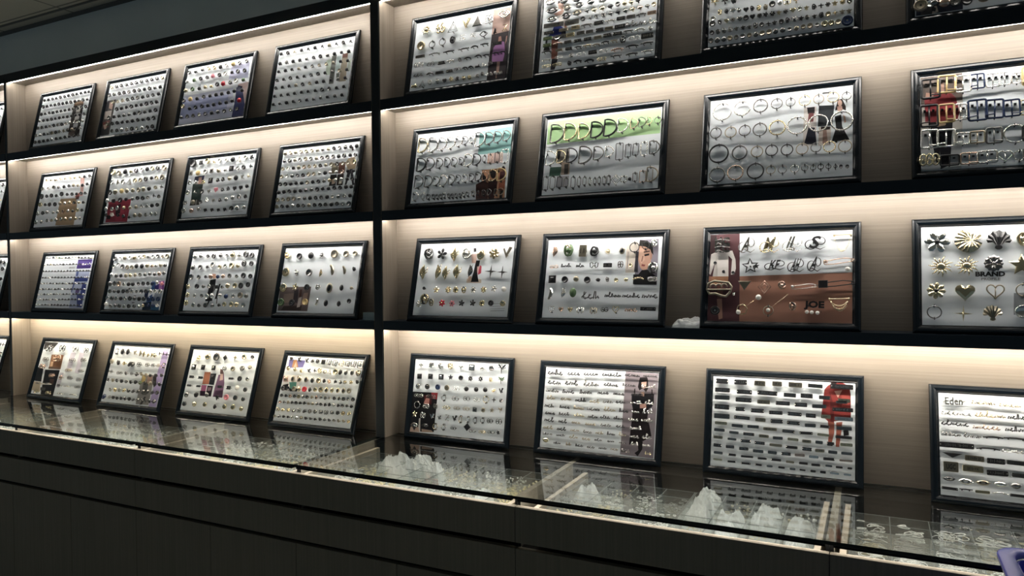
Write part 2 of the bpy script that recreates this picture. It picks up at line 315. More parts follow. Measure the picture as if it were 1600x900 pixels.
# ---- what hangs on each board: kind, plating, x mm, z mm, width mm(, height mm)
ITEMS = {
 '11': 'bK-167,269,16 bK-134,268,16 bK-100,268,15 bK-68,268,14 bK-35,269,16 bK0,268,14 bK32,270,16 bK66,270,16 bK98,270,14 bK132,270,15 bK165,270,15 bK198,269,15 bK-167,233,18 bK-134,232,17 bK-101,233,15 bK-67,232,17 bK-35,232,17 bK-2,231,16 bK30,232,18 bK63,230,16 bK96,231,17 bG129,231,15 bK161,230,17 bG195,230,15 bK-168,192,18 bK-135,191,15 bK-101,192,15 bK-69,191,18 bK-36,191,16 bK-3,191,17 bK30,191,16 bK63,191,17 bG95,191,17 bK129,191,16 bK161,190,17 bK194,191,17 bG-170,155,15 bK-137,155,17 bK-103,154,17 bK-70,154,17 bK-37,154,15 bK-4,154,16 bK28,154,14 bK61,153,16 bK94,153,14 bK127,153,15 bK160,153,16 bK193,152,15 kG-169,116,17 kG-137,116,17 kK-103,116,15 bS-71,116,14 bK-38,117,16 kG-5,116,14 kK29,116,16 bS61,116,15 bS94,117,16 kS127,117,15 kS159,116,14 bS193,116,15 kS-171,76,16 bS-138,76,15 kK-106,77,15 bG-74,77,14 kB-41,77,16 kK-8,77,16 kS24,77,16 bB56,78,14 kG89,79,17 bB121,79,17 bK153,79,16 kS186,80,14 kK-168,40,16 bK-133,39,16 bK-98,40,16 kK-63,40,15 bS-29,41,16 bK6,42,15 bK41,42,15 kK77,43,15 bK111,43,15 kK146,44,16 kG181,44,15',
 '12': 'kA-168,268,16 kK-133,268,16 kK-97,268,16 kK-60,267,15 kK-24,268,15 kK11,268,17 kK47,269,17 kK84,268,15 kK119,269,16 kK155,269,17 kA191,268,16 kG-174,229,18 kK-139,228,16 bK-101,228,17 bK-66,228,17 kG-30,226,17 bK7,227,17 kK43,226,16 bK79,226,17 kK116,225,19 bG152,224,16 bK188,223,16 bB-137,188,17 kB-102,187,16 kB-66,188,16 kK-30,188,17 kK6,189,16 kG42,188,18 bK77,188,18 kK113,188,17 kK149,188,17 bK186,189,17 bK-97,148,18 bK-63,148,18 bK-27,149,17 bK8,149,18 bK43,150,16 bK78,149,17 bK114,150,18 bK149,150,17 bK183,151,18 bG-142,110,18 bK-106,110,16 bK-70,110,17 bG-33,109,17 bG3,110,17 bK41,110,16 bG77,110,18 bG113,109,17 bK150,110,17 bK186,110,18 bB-146,77,17 bK-109,76,16 bK-73,76,17 bK-37,76,16 bK0,75,17 bK37,74,18 bK73,74,17 bK110,73,17 bK147,72,16 bK183,72,18 kG-99,38,17 kK-64,37,17 bS-28,36,18 kS8,34,17 kK44,34,18 bS80,32,17 bS116,31,17 bK151,30,16 kK187,29,18',
 '13': 'bG-176,268,19 bG-135,267,18 bG-93,270,18 bA-54,270,18 bA-18,268,18 bK20,266,20 bS56,267,18 bY97,269,22 kG136,266,18 kG177,269,18 bW-179,224,21 bN-135,225,18 bK-94,227,18 bK-54,227,17 bM-18,229,20 bK22,228,18 kS59,228,19 bK98,229,17 kK134,228,20 bK173,227,19 bA-178,181,20 bN-135,182,20 bK-92,180,18 bA-54,181,18 bA-17,180,16 kK19,184,20 bR55,183,22 kK99,181,18 kS133,186,20 bN175,184,19 bG-179,133,18 bY-137,135,22 bK-94,132,18 bG-53,135,18 bK-14,135,18 bK23,135,18 bK58,135,18 bK97,136,18 bK132,138,18 bK178,136,19 bA-178,106,20 bK-131,90,19 bK-94,91,18 bK-54,91,18 bK-17,90,18 bK19,90,18 bK57,92,18 bK94,91,18 bK129,94,18 bR170,92,20 bG-175,53,17 kG-136,53,18 kG-98,52,18 kS-60,52,19 kG-23,52,18 bK15,52,19 bG53,52,19 bG92,52,18 kS130,52,17 kG167,52,18',
 '14': 'bK-177,272,14 bK-141,271,14 sB-105,271,14 bK-67,271,14 sK-32,271,15 bK5,271,14 sK42,271,14 bB78,270,14 sK114,270,13 bK150,269,14 sK186,269,13 bK-175,228,14 bG-139,228,15 bK-104,227,14 bK-68,227,14 bG-32,227,13 bK5,227,13 bK40,227,14 bG77,226,14 bK112,227,15 bK148,227,13 bK184,226,14 bK-176,192,13 bK-139,192,14 bK-104,192,12 bB-67,190,12 bK-32,191,13 bG5,190,12 bB41,189,13 bB77,189,12 bB112,189,12 bK149,189,12 bK185,187,12 bK-178,154,13 bK-142,154,13 bK-105,154,14 bK-68,153,13 bK-32,152,13 bK5,152,12 bK41,152,14 bK77,151,13 bG114,151,13 bB150,150,14 bK186,149,13 bK-178,120,12 bK-142,119,12 bK-106,119,13 bB-69,118,14 bK-33,117,14 bB4,116,13 bK40,116,14 bK76,115,14 bK112,115,13 bG148,115,12 bK184,115,13 bK-178,84,13 bK-142,84,13 bK-106,83,12 bK-70,83,12 bK-34,83,13 bK2,82,13 bK39,81,13 bK74,80,14 bG110,79,14 bK147,78,13 bK183,78,13 bK-178,48,13 bG-143,48,13 bK-106,47,14 bK-70,48,12 bG-35,47,13 bK0,46,12 bG36,45,12 bG72,45,13 bK107,45,13 bG144,44,12 bK179,44,13',
 '21': 'bA-159,271,13 bA-120,271,15 bA-81,269,17 bA-41,270,13 bB-3,270,15 bA37,270,14 bA76,269,15 bB115,270,15 bK153,269,17 bK193,270,16 kS-173,226,20 bS-128,225,14 bG-82,228,20 bG-42,225,17 bK3,226,18 bK42,228,17 bB79,228,18 bB115,225,16 bK151,224,18 bK188,228,16 bK-170,185,28 bK-126,184,18 bK-87,185,22 bK-46,182,18 bK-4,188,24 bK43,183,17 bK82,182,18 bK119,181,17 bK154,182,18 bK187,181,16 bA-166,141,24 bK-123,138,17 bK-86,138,24 bK-41,136,22 bB0,138,20 bS41,136,18 bA76,138,20 bK113,136,17 bA152,135,17 bK186,134,17 bS-168,92,22 kK-128,94,20 bS-92,96,21 bS-40,92,17 bS-4,93,20 bV40,93,18 bS79,95,18 bG117,93,17 bA152,95,19 bK189,93,16 kS-169,47,22 bS-124,47,18 bS-77,52,19 bB-40,51,16 bS-3,53,20 bS36,54,18 bA72,54,20 bS113,53,20 bA152,53,19 bS188,51,17',
 '22': 'bA-178,273,28 bB-135,267,24 bK-90,270,26 bA-48,269,20 kK-10,269,24 kS33,270,20 bK67,271,22 kA104,271,22 kK141,270,22 kA185,269,26 kS-175,222,26 lB-133,220,24 kS-90,219,26 TB-45,219,26 kA-5,220,22 kB33,220,22 kK69,222,24 bK109,224,18 kA144,222,20 kB183,222,26 kK-175,172,26 bB-136,173,28 bY-90,174,24 bB-51,173,24 bB-9,172,22 bB32,172,22 bB66,173,24 bK105,174,24 bB148,176,18 xK187,177,20 bW-182,130,24 bK-138,131,24 bK-88,130,24 bK-47,131,20 bG-1,130,18 bK34,132,20 bK71,129,20 kS108,131,18 xK145,137,18 kG182,131,18 bS-179,88,24 bS-136,87,20 kS-99,89,22 bA-50,88,20 bB-7,87,18 bB35,88,18 kS75,90,17 kS111,88,16 bK145,90,20 bK180,91,18 kG-171,59,18 kP-128,58,18 kK-86,55,18 kG-43,47,18 bK-2,41,16 bB37,48,20 kB73,47,20 kS114,47,19 bS150,49,18 kS181,48,18',
 '23': 'bK-171,274,36 qK-122,274,20 bA-81,277,26 wA-40,270,16 kS-3,273,20 kS38,271,18 bK74,273,24 TA113,272,22 kS152,274,20 fK186,273,24 qW-173,228,22 bY-129,227,26 kS-81,228,22 qS-44,229,20 bA-1,227,20 bS38,227,17 qK75,231,24 kS114,229,18 bK147,231,20 xK187,234,22 fS-172,184,24 fS-131,181,22 fA-86,180,22 qK-41,184,24 fK4,183,20 fK35,184,22 bA74,186,20 bK112,186,24 vS149,188,18 xA184,189,20 kS-173,137,22 xS-128,136,20 kG-84,137,22 hS-39,135,20 hM2,140,24 fK43,137,20 fK76,139,22 hK114,139,22 hK150,140,22 bK185,144,18 kS-177,90,22 bB-127,90,22 bG-82,89,18 fS-44,94,22 hS-2,91,18 fK38,90,18 bS76,91,20 bS113,97,22 kS150,99,22 fK186,98,20 kS-178,53,24 bV-128,51,22 hS-86,56,20 hK-43,50,18 hK-2,49,18 hK37,47,16 hK75,47,18 kK115,50,20 bS149,49,22 bS188,49,18',
 '24': 'bB-179,273,16 bB-150,273,15 bB-122,273,14 bB-93,273,15 bB-64,272,15 bB-35,272,15 bB-6,272,15 bG22,272,15 bA51,272,15 bK80,272,15 bG109,271,14 bG138,271,16 bK165,271,15 bK194,271,16 bG-176,239,15 kK-148,239,16 bB-119,239,15 kG-91,238,14 kB-62,239,16 bG-34,237,14 bB-5,237,14 kG24,237,15 kG53,237,16 bG82,237,14 bK110,236,16 kK138,236,16 bK167,236,15 kK196,235,15 kB-179,206,15 kS-149,205,14 bK-121,205,15 bB-92,205,16 kB-63,205,16 kB-36,205,15 bB-7,205,14 kK22,204,15 bB50,204,15 kB79,204,16 kK108,203,16 bB136,204,15 kB164,204,16 kA193,204,16 bB-179,172,14 bS-150,172,14 bG-121,171,16 bG-92,171,14 bK-63,170,15 bB-34,171,16 bB-6,171,14 bS23,171,15 bK52,171,16 bS80,170,15 bS109,170,14 bV139,169,16 bK167,170,15 bK197,169,14 bK-180,139,15 bK-152,138,16 bK-123,138,16 bK-94,138,15 bK-65,137,14 bB-35,137,15 bK-6,137,15 bK23,137,15 bG52,137,15 bA81,137,14 bS111,137,15 bS140,137,16 bK169,137,15 bK198,136,14 bK-181,104,16 bK-153,105,16 bK-124,105,15 bK-94,104,16 bK-65,104,15 bG-36,104,15 bG-7,105,14 bK23,104,16 bK51,105,15 bK81,104,14 bK110,105,14 bK139,104,14 bK168,105,16 bK197,104,14 kB-181,72,16 kB-152,72,15 kB-123,72,16 bB-94,72,16 bS-65,71,15 bG-37,70,15 bK-8,70,16 kK22,69,14 kG50,69,15 bK80,69,16 bS108,69,15 bG136,68,15 kS166,68,15 bK195,68,14 kB-180,43,14 kK-152,43,14 bK-123,42,15 bS-94,42,15 kK-65,41,15 kG-37,40,14 bB-8,40,15 kK21,39,14 bK50,38,15 kG77,38,15 bK107,37,16 kK135,38,14 kS164,36,15 bG193,36,16',
 '31': 'bG-171,284,10 bS-145,284,10 bK-118,284,12 bA-92,283,11 bN-66,282,11 bA-39,282,11 bK-13,281,11 bK13,281,12 bS40,281,11 bA66,280,9 bK93,280,12 bK119,278,12 bK145,278,11 bK172,277,11 bA199,277,12 bS-179,246,8 bK-154,247,9 bA-128,247,10 bK-101,246,9 bG-74,246,8 bK-48,247,9 bK-21,246,12 bK6,246,8 bK33,246,11 bK59,247,11 bK85,246,9 bK111,246,10 bP139,245,11 bW164,246,10 bW192,246,9 bK-178,212,10 bK-153,212,10 bK-128,212,9 bG-102,212,10 bK-77,211,9 bK-51,212,10 bK-26,211,11 bG-2,211,10 bK24,212,11 bK49,211,10 bK75,211,9 bK101,212,9 bK127,211,10 bK152,211,10 bK177,211,10 bK202,211,9 bK-171,178,10 bG-144,178,11 bS-118,178,10 bK-91,179,10 bK-65,179,10 bK-38,178,11 bK-12,178,10 bK14,178,10 bK41,178,10 bK67,178,10 bK94,177,11 bK120,177,10 bK147,178,10 bW173,178,9 bW200,177,11 bS-174,147,9 bS-148,148,10 bS-122,148,11 bK-97,148,10 bS-70,147,10 bK-44,147,10 bS-18,147,10 bK7,147,10 bS34,147,10 bK59,147,10 bK86,147,10 bS111,147,11 bK137,147,10 bK164,147,9 bW189,147,10 bS-175,118,11 bK-149,117,11 bS-122,118,9 bK-97,118,10 bS-70,118,10 bK-45,117,10 bK-19,119,10 bS7,118,9 bK32,118,9 bK59,118,9 bK85,118,10 bK111,119,10 bK136,118,11 bK163,118,9 bW189,118,10 bS-180,90,10 bS-153,91,9 bK-126,91,11 bS-101,91,10 bS-74,92,9 bK-48,92,10 bS-22,93,9 bS4,92,9 bK31,92,10 bK57,93,9 bS84,92,9 bK110,93,10 bK136,94,11 bG162,93,10 bW188,93,10 bS-178,63,10 bS-152,64,11 bG-125,63,11 bK-100,64,9 bS-74,64,10 bK-48,65,9 bS-21,64,9 bK5,65,10 bK32,66,10 bK57,65,9 bK83,66,11 bK110,67,11 bK136,66,11 bP163,67,10 bK189,67,10 bS-178,36,10 bS-153,37,10 bK-126,36,9 bK-100,37,10 bS-73,37,10 bK-47,37,11 bK-21,37,10 bK5,37,11 bK31,36,11 bK57,37,10 bK83,36,9 bK109,36,11 bK135,37,10 bK162,37,10 bS188,38,9',
 '32': 'bG-181,270,24 bS-140,270,14 bB-109,273,22 bS-68,272,18 bA-39,273,24 bS-1,273,18 bA29,275,18 bS61,275,22 bS95,273,20 bG126,275,20 bB159,273,16 bB191,273,22 kS-176,230,20 kS-146,240,18 bG-112,229,22 kB-76,225,22 kB-43,225,20 bK-11,230,24 bK27,229,24 bA65,233,24 bV98,229,16 bS128,230,20 bB158,232,20 bG188,231,20 bS-179,188,24 bG-143,184,22 bK-110,184,20 bB-73,185,22 bA-41,185,20 bB-8,187,20 bG26,188,18 bG63,188,20 bG94,191,20 bG128,189,18 bV160,192,22 bG190,194,20 bG-177,144,26 kG-144,147,24 bV-113,144,26 kS-75,142,18 bK-42,143,22 bK-11,143,22 bG28,145,18 bK61,145,20 bK94,145,18 bU126,146,24 bW157,149,18 bM190,144,18 kG-168,108,20 bG-135,108,19 bK-104,107,21 kK-70,108,20 kG-39,108,21 kS-6,108,21 kS27,108,19 bG59,108,21 kK91,108,20 bS124,108,20 kW156,109,19 kS189,108,22 kS-175,75,21 bG-143,74,23 kS-109,74,23 bK-77,74,23 bS-45,74,20 kK-11,74,22 bG21,74,21 bK54,73,24 kG86,73,23 bU119,73,23 kU151,72,22 kU185,72,23 bP-176,45,22 bG-141,36,20 bG-109,39,18 bG-78,38,20 bS-42,36,18 bK-10,37,20 bG28,37,18 bS63,37,16 bA91,40,16 kU123,43,20 bU155,42,18 bP186,42,16',
 '33': 'bS-171,269,26 bS-135,271,22 bK-92,269,16 kK-54,268,22 bG-12,270,20 bG26,269,14 bA59,273,26 bS100,270,20 kK140,272,28 kK177,267,22 bG-173,218,24 bG-126,218,22 bK-83,219,14 kS-50,229,24 bA-6,218,18 bS28,221,18 bA66,223,26 bA103,222,20 kK138,231,26 kK181,230,22 bG-173,174,26 bG-125,173,20 bK-82,174,14 bV-50,176,24 bU-7,174,18 bV25,176,20 kG64,177,20 bG106,175,16 bK146,178,24 bK187,175,20 nA-181,130,26 bK-126,131,22 bG-85,131,18 kW-50,131,20 qK-3,128,16 kG30,128,14 bA63,134,24 bA106,134,22 kK141,134,26 kK182,138,22 fA-175,91,26 bS-128,89,18 bG-86,89,17 bW-52,86,24 bW-21,89,24 bS26,90,20 bU64,87,22 bS107,89,20 bB147,92,26 bG182,89,20 fA-175,56,28 kS-126,47,20 bG-92,45,16 kG-51,47,22 bG-9,46,18 bK30,48,14 bA62,52,20 bA104,52,22 bA135,51,22 bS175,50,20',
 '34': 'nA-175,261,32 bK-111,257,26 bK-50,259,29 yG7,258,34 kB72,263,36 kB131,261,26 kB175,262,20 kA-171,190,36 nS-111,187,28 bG-46,187,30 lA12,185,32 cB69,198,46 cB131,196,36 nK180,199,18 kA-172,124,34 fA-109,127,32 kK-46,126,26 nS11,126,24 aB70,123,40 aK131,124,24 bB180,123,14 kN-172,63,32 kK-114,62,28 bY-45,66,27 cS17,66,30 aK63,62,26 aK128,60,22 bK177,71,19',
 '41': 'wG-133,259,54,34 wG-22,262,46,32 wS87,263,46,28 wG174,260,34,24 CG-136,200,40,24 CV-41,209,52,34 CG84,205,46,22 CG171,211,36,22 CV-148,163,44,26 CA75,155,48,18 CG174,156,38,18 CV-49,122,42,22 CV29,115,26,22 CG102,117,36,20 CG176,113,36,20 SS-145,79,36,14 BS-61,78,40,14 CG30,75,26,16 BS97,74,40,14 CG177,77,36,16 CA-142,34,36,18 SA-38,36,46,18 BS62,35,46,12 BS161,37,46,12',
 '42': 'oG-164,265,26 aK-120,265,28 aK-81,266,28 vB-29,264,22 lB8,263,30 lA39,260,30 lA66,257,24 lA92,258,24 nA115,257,22 xK145,267,20 xK171,266,20 xK195,265,20 nB-180,215,24 nK-130,211,24 nA-83,212,24 nK-44,208,26 nG-24,208,26 CK22,209,28,22 CG81,210,26,20 CG122,210,24,18 CB157,211,20,18 oV188,212,20 CG-167,166,26,18 CG-103,163,36,18 nG-54,163,18 CK-14,164,20,16 nG23,163,20 nB54,166,18 nB88,162,18 nK117,162,16 nK155,164,18 nG192,167,16 nK-172,126,17 nB-138,126,18 nG-106,126,19 nK-73,125,18 nG-39,125,17 nK-6,125,19 nK28,126,19 nN61,125,18 nG94,126,18 nB128,126,19 nK160,126,20 nK194,126,19 nS-136,81,19 nA-104,82,20 nS-71,83,20 nA-39,84,19 nG-6,84,19 nK27,84,19 nG60,85,20 nG93,86,20 nG126,87,20 nK159,86,18 nG192,87,20 nU-171,46,26 nG-132,46,17 nK-103,46,16 nK-75,45,16 nK-46,46,17 nK-17,46,17 nK12,47,18 nK41,46,16 nG69,47,18 nG98,47,16 nG127,47,18 nK156,46,17 nG185,47,19',
 '43': 'yA-146,256,40 bA-92,266,30 kG-37,266,36 dK16,264,26 xA76,267,28 kA128,272,24 bK174,274,16 qK-163,214,24 qK-105,215,22 qK-40,216,21 wK26,215,20 kB76,218,22 nG131,221,24 nA173,228,18 LK-163,170,28,12 LK-107,169,28,11 qK-34,174,20 LK77,175,28,9 kK128,177,22 kS173,178,19 LK-166,131,26,9 LG-108,131,25,9 LK21,136,25,11 LK75,135,24,15 bP124,138,22 kG173,133,20 bG-170,90,25 bK-110,93,25 bG-44,97,22 tK19,87,20 bM72,94,24 kG126,95,22 kG172,92,19 kG-169,50,22 bA-108,52,22 kA-44,55,21 aK17,50,21 kA75,54,21 kA124,56,23 bA172,52,20',
 '44': 'hK-170,281,16 vK-126,280,18 vK-84,277,20 nK-53,276,16 nK-26,275,18 qK4,274,18 uG33,275,20 uG65,272,20 uA98,274,20 uG129,273,20 uG159,274,22 uG193,272,26 nA-172,239,19 nA-135,236,19 nA-98,233,19 vK-61,235,16 xK-31,237,16 nA-4,237,22 nA24,234,16 TB47,237,16 kA77,237,22 aK101,237,22 aG129,237,22 aG160,238,22 nA192,238,26 aV-173,195,24 aB-135,197,26 aA-99,198,24 aB-65,198,24 aG-31,197,24 kA1,197,22 aK29,198,18 nV55,196,16 sK86,198,18 aK112,197,16 nA135,198,16 fA164,200,18 nK194,203,16 kG-176,155,21 kG-147,156,21 kB-118,157,21 aA-90,157,22 kR-62,158,23 aK-34,159,20 kA-6,160,19 kA23,161,22 aA51,162,22 aA79,163,21 aA108,164,20 aB136,165,22 kB164,166,20 kG-175,126,14 kK-152,126,13 kV-129,126,15 kK-106,127,14 kA-83,127,17 aK-61,128,15 kG-39,128,16 aB-15,129,14 aV8,129,15 aK30,131,13 aG53,131,17 kS76,132,13 kK99,132,14 aG122,133,15 kG145,133,17 kS167,134,15 kG191,134,17 bV-176,99,12 aG-155,100,12 aB-133,100,14 aK-112,101,13 bK-90,101,14 bK-69,102,12 aK-47,103,14 bB-25,102,11 bB-4,103,12 aK17,104,12 bK38,104,13 aK60,104,14 aK81,106,15 bS104,106,14 aK125,106,14 bG146,106,14 bG168,107,13 bK190,107,14 wA-177,68,16 nA-150,68,14 nA-122,69,16 nS-93,69,16 wS-65,71,18 nK-37,71,16 nG-9,72,17 nS19,73,17 wK47,74,16 wK74,74,17 wK103,76,14 nK131,77,16 nA158,77,17 nA187,79,17 bB-186,40,13 nG-163,41,13 bK-139,42,12 bK-116,42,11 bS-92,42,12 bS-69,42,14 nB-46,44,14 nK-22,44,12 nK2,45,12 bK25,44,11 nK50,46,14 bG73,46,12 nG96,46,11 bG119,47,11 nB143,47,13 nB167,48,11 nA191,48,13',
 '15': 'yA-146,255,46 CA-83,251,34,44 TS-30,247,40 vA23,251,40 tG71,252,40 uS118,251,30 eS177,260,46,30 kA-163,194,34 oK-114,191,28 oG-70,194,29 nK-26,194,28 ZS16,196,26,20 ZS58,197,20,14 eK101,196,30,20 cK145,199,22 ZA185,205,18,22 LG-162,151,40,11 BG-98,151,44,10 BK-37,149,42,12 BG25,149,42,14 BK69,152,26,12 BK109,154,28,12 LK158,151,38,12 CS-163,118,38,20 CG-110,113,28,16 LK-65,111,30,12 BS-25,111,26,12 nG12,112,14 BK45,112,26,11 BK88,114,24,11 BK120,111,22,11 BK157,113,22,10 BK184,113,22,10 SG-161,80,40,16 BG-109,75,24,14 LG-69,74,34,11 LK-27,74,26,11 CG7,77,28,12 BK38,76,18,10 BK62,76,16,12 SK89,78,18,14 SS116,78,18,14 CG140,79,16 SA-173,39,24,20 TK-138,41,24 nS-106,41,20 nS-73,41,20 hG-44,40,18 nA-15,41,17 nK9,40,18 nA38,38,17 nA60,37,16 nG91,39,15 nG112,43,14 nS131,39,12 nS147,38,12 pP163,40,11 CS182,37,16,12',
 '16': 'iW-170,270,44,24 iG-121,265,36,20 iG-74,261,34,18 iG-161,238,50,24 iB-107,238,32,22 iG-64,239,32,20 iG-23,242,30,18 iS18,240,34,16 iS-160,205,44,22 iG-108,208,38,24 iB-70,212,36,20 iG-36,214,20,11 iA-10,212,22,13 iA18,213,22,15 iK46,214,22,14 bG71,216,17 bA94,215,17 iA116,215,18,12 iK138,216,18,10 LG-153,183,72,16 LG-86,181,50,18 kK-47,186,16 nG-23,186,13 nK0,186,13 nK24,187,15 iG48,188,18,12 iK73,189,18,12 iG98,189,20,13 iA121,190,20,12 iV146,191,20,14 iG170,191,18,10 kA191,193,14 LK-168,157,36,10 LB-115,159,32,11 LA-72,160,30,13 BG-33,160,32,13 LK9,162,32,13 BS49,160,32,12 LK84,164,28,12 LG118,164,28,12 BG152,164,28,13 LV186,165,28,12 LN-170,137,34,12 LG-126,136,46,14 LA-89,136,30,13 LG-52,137,28,12 LG-21,136,26,12 LK14,136,26,13 LB46,136,28,12 LK83,136,36,14 SG132,139,56,18 SS183,137,44,18 LN-171,112,30,12 iK-136,133,40,16 BV-131,112,30,10 LG-96,112,26,10 LK-61,111,26,10 LK-26,111,26,11 LB9,111,26,11 LK42,113,28,12 LK76,113,30,11 BG112,114,28,11 BS150,113,30,12 nS185,112,15 BK-169,87,34,10 LB-126,88,26,8 LK-91,87,24,10 BK-57,86,22,10 BA-25,86,26,10 BB6,85,24,9 BK37,88,24,11 BB66,88,20,11 nG96,89,24 CS133,88,32,15 LK175,89,40,18 BS-170,57,34,8 CS-124,61,28,10 nG-80,62,18 CS-45,60,28,14 LK-5,61,30,13 CS32,59,26,13 BV79,56,38,13 BK128,60,38,14 BG175,62,36,14 CA-167,36,30,12 CA-128,36,32,12 nK-84,34,16 BK-55,36,24,14 BK-14,33,28,14 CA28,32,28,14 BG76,34,32,15 BG128,33,34,14 BS179,33,34,18',
 '17': 'zA-181,160,24 zK-152,158,20 nK-125,157,18 nA-165,126,16 nK-146,125,16 hS-127,124,17 nS-109,122,15 hK-90,121,16 nK-72,121,15 nA-53,119,16 nB-34,118,16 kG-16,124,18 aS5,125,18 wA25,123,18 zA49,122,16 kS-185,108,17 kG-186,92,18 nK-164,94,15 hA-145,95,14 fS-127,94,16 hG-107,95,17 kK-89,94,16 hK-71,95,16 fG-51,94,15 fK-34,95,15 fK-15,94,16 sA3,94,15 fG21,94,15 hA41,95,16 kS59,95,15 sA77,95,16 nK97,94,16 xK115,95,17 fG133,95,15 sA151,95,18 fA171,95,16 nK189,95,17 kK-187,63,15 nG-168,63,16 nG-151,63,16 nG-133,64,17 sG-116,64,15 sK-97,64,16 sK-79,63,14 nG-61,64,17 kG-44,64,15 xK-26,64,16 sG-9,64,16 kK10,64,15 nK27,65,16 wG45,65,16 sK63,65,17 nG80,65,14 sK98,65,14 nK117,65,15 kA134,65,15 xA152,66,16 sB170,66,16 sB187,65,16 kG-189,37,16 bG-170,36,18 bG-151,36,17 kB-134,36,17 kG-115,36,15 bG-97,36,17 kB-78,36,15 bG-60,36,17 bB-42,36,16 bB-23,37,16 bG-5,36,17 bG14,37,17 bG33,36,13 bB51,36,14 kB69,37,14 kB87,37,16 bG106,37,13 kA125,36,18 kA142,36,17 bB160,36,16 kU183,36,30 kG-175,188,18 xK-153,188,18 xG-131,188,17 fK-109,188,14 sK-88,188,16 xK-66,188,18 kA-44,188,18 fG-22,188,14 sS0,188,14 nG22,188,16 nG44,188,14 xG66,188,17 xG87,188,18 xG109,188,16 nG131,188,14 nS153,188,16 fG175,188,18 sS-175,212,16 nG-153,212,16 xS-131,212,18 fS-109,212,14 sA-88,212,18 fS-66,212,16 xG-44,212,16 nA-22,212,18 kG0,212,18 nA22,212,16 kS44,212,14 fK66,212,14 xA87,212,16 fK109,212,16 sS131,212,17 sG153,212,18 kA175,212,18 sK-175,238,16 xK-153,238,14 kK-131,238,15 fS-109,238,16 kA-88,238,18 fK-66,238,18 nK-44,238,15 sG-22,238,17 sG0,238,17 sG22,238,14 xG44,238,18 nG66,238,14 xA87,238,15 nG109,238,14 fA131,238,18 nG153,238,17 kG175,238,16 kK-175,264,14 xG-153,264,18 fK-131,264,15 xA-109,264,18 kS-88,264,14 kK-66,264,14 fG-44,264,18 sA-22,264,18 fS0,264,17 xK22,264,18 xK44,264,18 nG66,264,16 sG87,264,14 kK109,264,14 kG131,264,16 xA153,264,14 fA175,264,15',
 '18': 'kB-186,48,34 bW-164,48,20 bG-155,50,20 bV-131,48,30 kG-107,44,26 bK-81,42,24 bB-44,45,28 bK0,45,26 kK44,45,26 kS87,45,34 kK131,45,33 bB175,45,32 bB-175,88,28 kB-131,88,29 kA-88,88,25 kG-44,88,24 bA0,88,28 bB44,88,24 bS87,88,28 kG131,88,30 kB175,88,29 bS-175,132,28 kK-131,132,25 kA-88,132,24 bB-44,132,25 kG0,132,29 bG44,132,31 kB87,132,28 kA131,132,24 bA175,132,29 kG-175,176,33 kB-131,176,33 bG-88,176,28 kS-44,176,33 bG0,176,34 kS44,176,26 kA87,176,27 bB131,176,31 bA175,176,31 kA-175,220,34 kA-131,220,33 kA-88,220,26 bS-44,220,27 kK0,220,30 bA44,220,34 kK87,220,26 bA131,220,26 kA175,220,29 bB-175,262,31 bG-131,262,32 kB-88,262,26 bG-44,262,32 bS0,262,29 kG44,262,24 bA87,262,25 bS131,262,25 bB175,262,33',
 '25': 'DA-165,245,56 DS-120,243,56 DS-79,242,50 DS-43,243,46 DS-10,245,38 DG17,246,32 DS44,248,28 DS78,245,54 DG117,245,46 DG151,246,42 DG185,248,38 DK-163,169,52 DG-122,169,46 DG-82,168,38 DG-49,169,34 DG-19,168,32 DK9,169,26 DS40,169,46 DK74,169,42 OG103,168,16,26 OV126,167,18,34 rK154,170,18,36 rS183,172,26,48 DG-164,102,50 DG-122,101,44 DG-88,100,34 DS-57,99,42 DG-23,101,36 DK5,102,28 DS33,102,28 DK60,103,28 DK87,104,32 DV114,104,34 DA146,104,42 DY179,105,46 DS-172,46,32 dS-140,45,28 DK-115,42,20 DK-93,41,17 DK-77,40,16 DK-61,40,16 DS-48,43,18 DK-28,40,15 DK-13,39,15 DK3,39,15 DK19,39,14 DG34,42,18 DG50,43,17 DB72,43,18 OG89,43,18,16 DG115,43,20 DG136,44,22 DB164,42,22 DB184,43,24',
 '26': 'DG-155,237,66 DA-107,238,60 DA-58,235,54 DK-13,236,56 DK33,238,58 DS76,241,48 DV113,243,34 DG140,245,32 DA163,246,24 oG190,245,24 DS-170,149,50 DA-133,151,44 DK-94,153,50 DG-47,151,60 DG-1,152,46 DS36,154,36 rK69,151,24,56 rK98,151,18,42 rK123,153,18,38 rW150,153,20,44 rG179,156,22,40 DG185,155,44 rK-183,60,18,46 OG-158,61,20,48 OK-133,61,20,42 OG-109,59,18,34 OK-84,57,17,42 OG-63,58,14,34 OG-44,59,14,31 OS-26,57,12,24 OG-8,56,12,23 OG7,57,12,25 rG24,56,12,25 rK39,57,11,27 dS63,56,32 rS90,56,20,18 bK109,55,12 rG126,60,14,27 rV151,60,20,36 rB174,67,18,46 DB183,66,48',
 '27': 'oW-161,250,58 oW-103,254,50 oG-50,256,44 oG-4,257,34 oG34,257,28 oA73,257,34 oB110,257,30 oA148,258,34 oG183,257,26 oG-178,183,36 oB-134,181,36 oG-93,182,36 oG-50,181,42 oA-1,181,48 oS53,182,56 oS110,183,54 oS171,184,60 oK-167,116,60 oG-106,114,46 oB-56,112,36 oK-15,112,36 oK27,110,35 oB68,109,35 oG105,110,30 oA140,109,34 oB180,107,37 oG-169,49,48 oV-116,51,48 oK-59,52,50 oB-16,52,27 oG16,51,26 oS49,50,24 oG76,51,20 oG98,50,17 oK118,51,17 oG138,50,15 oG156,49,11 bK170,48,10 bK186,47,10',
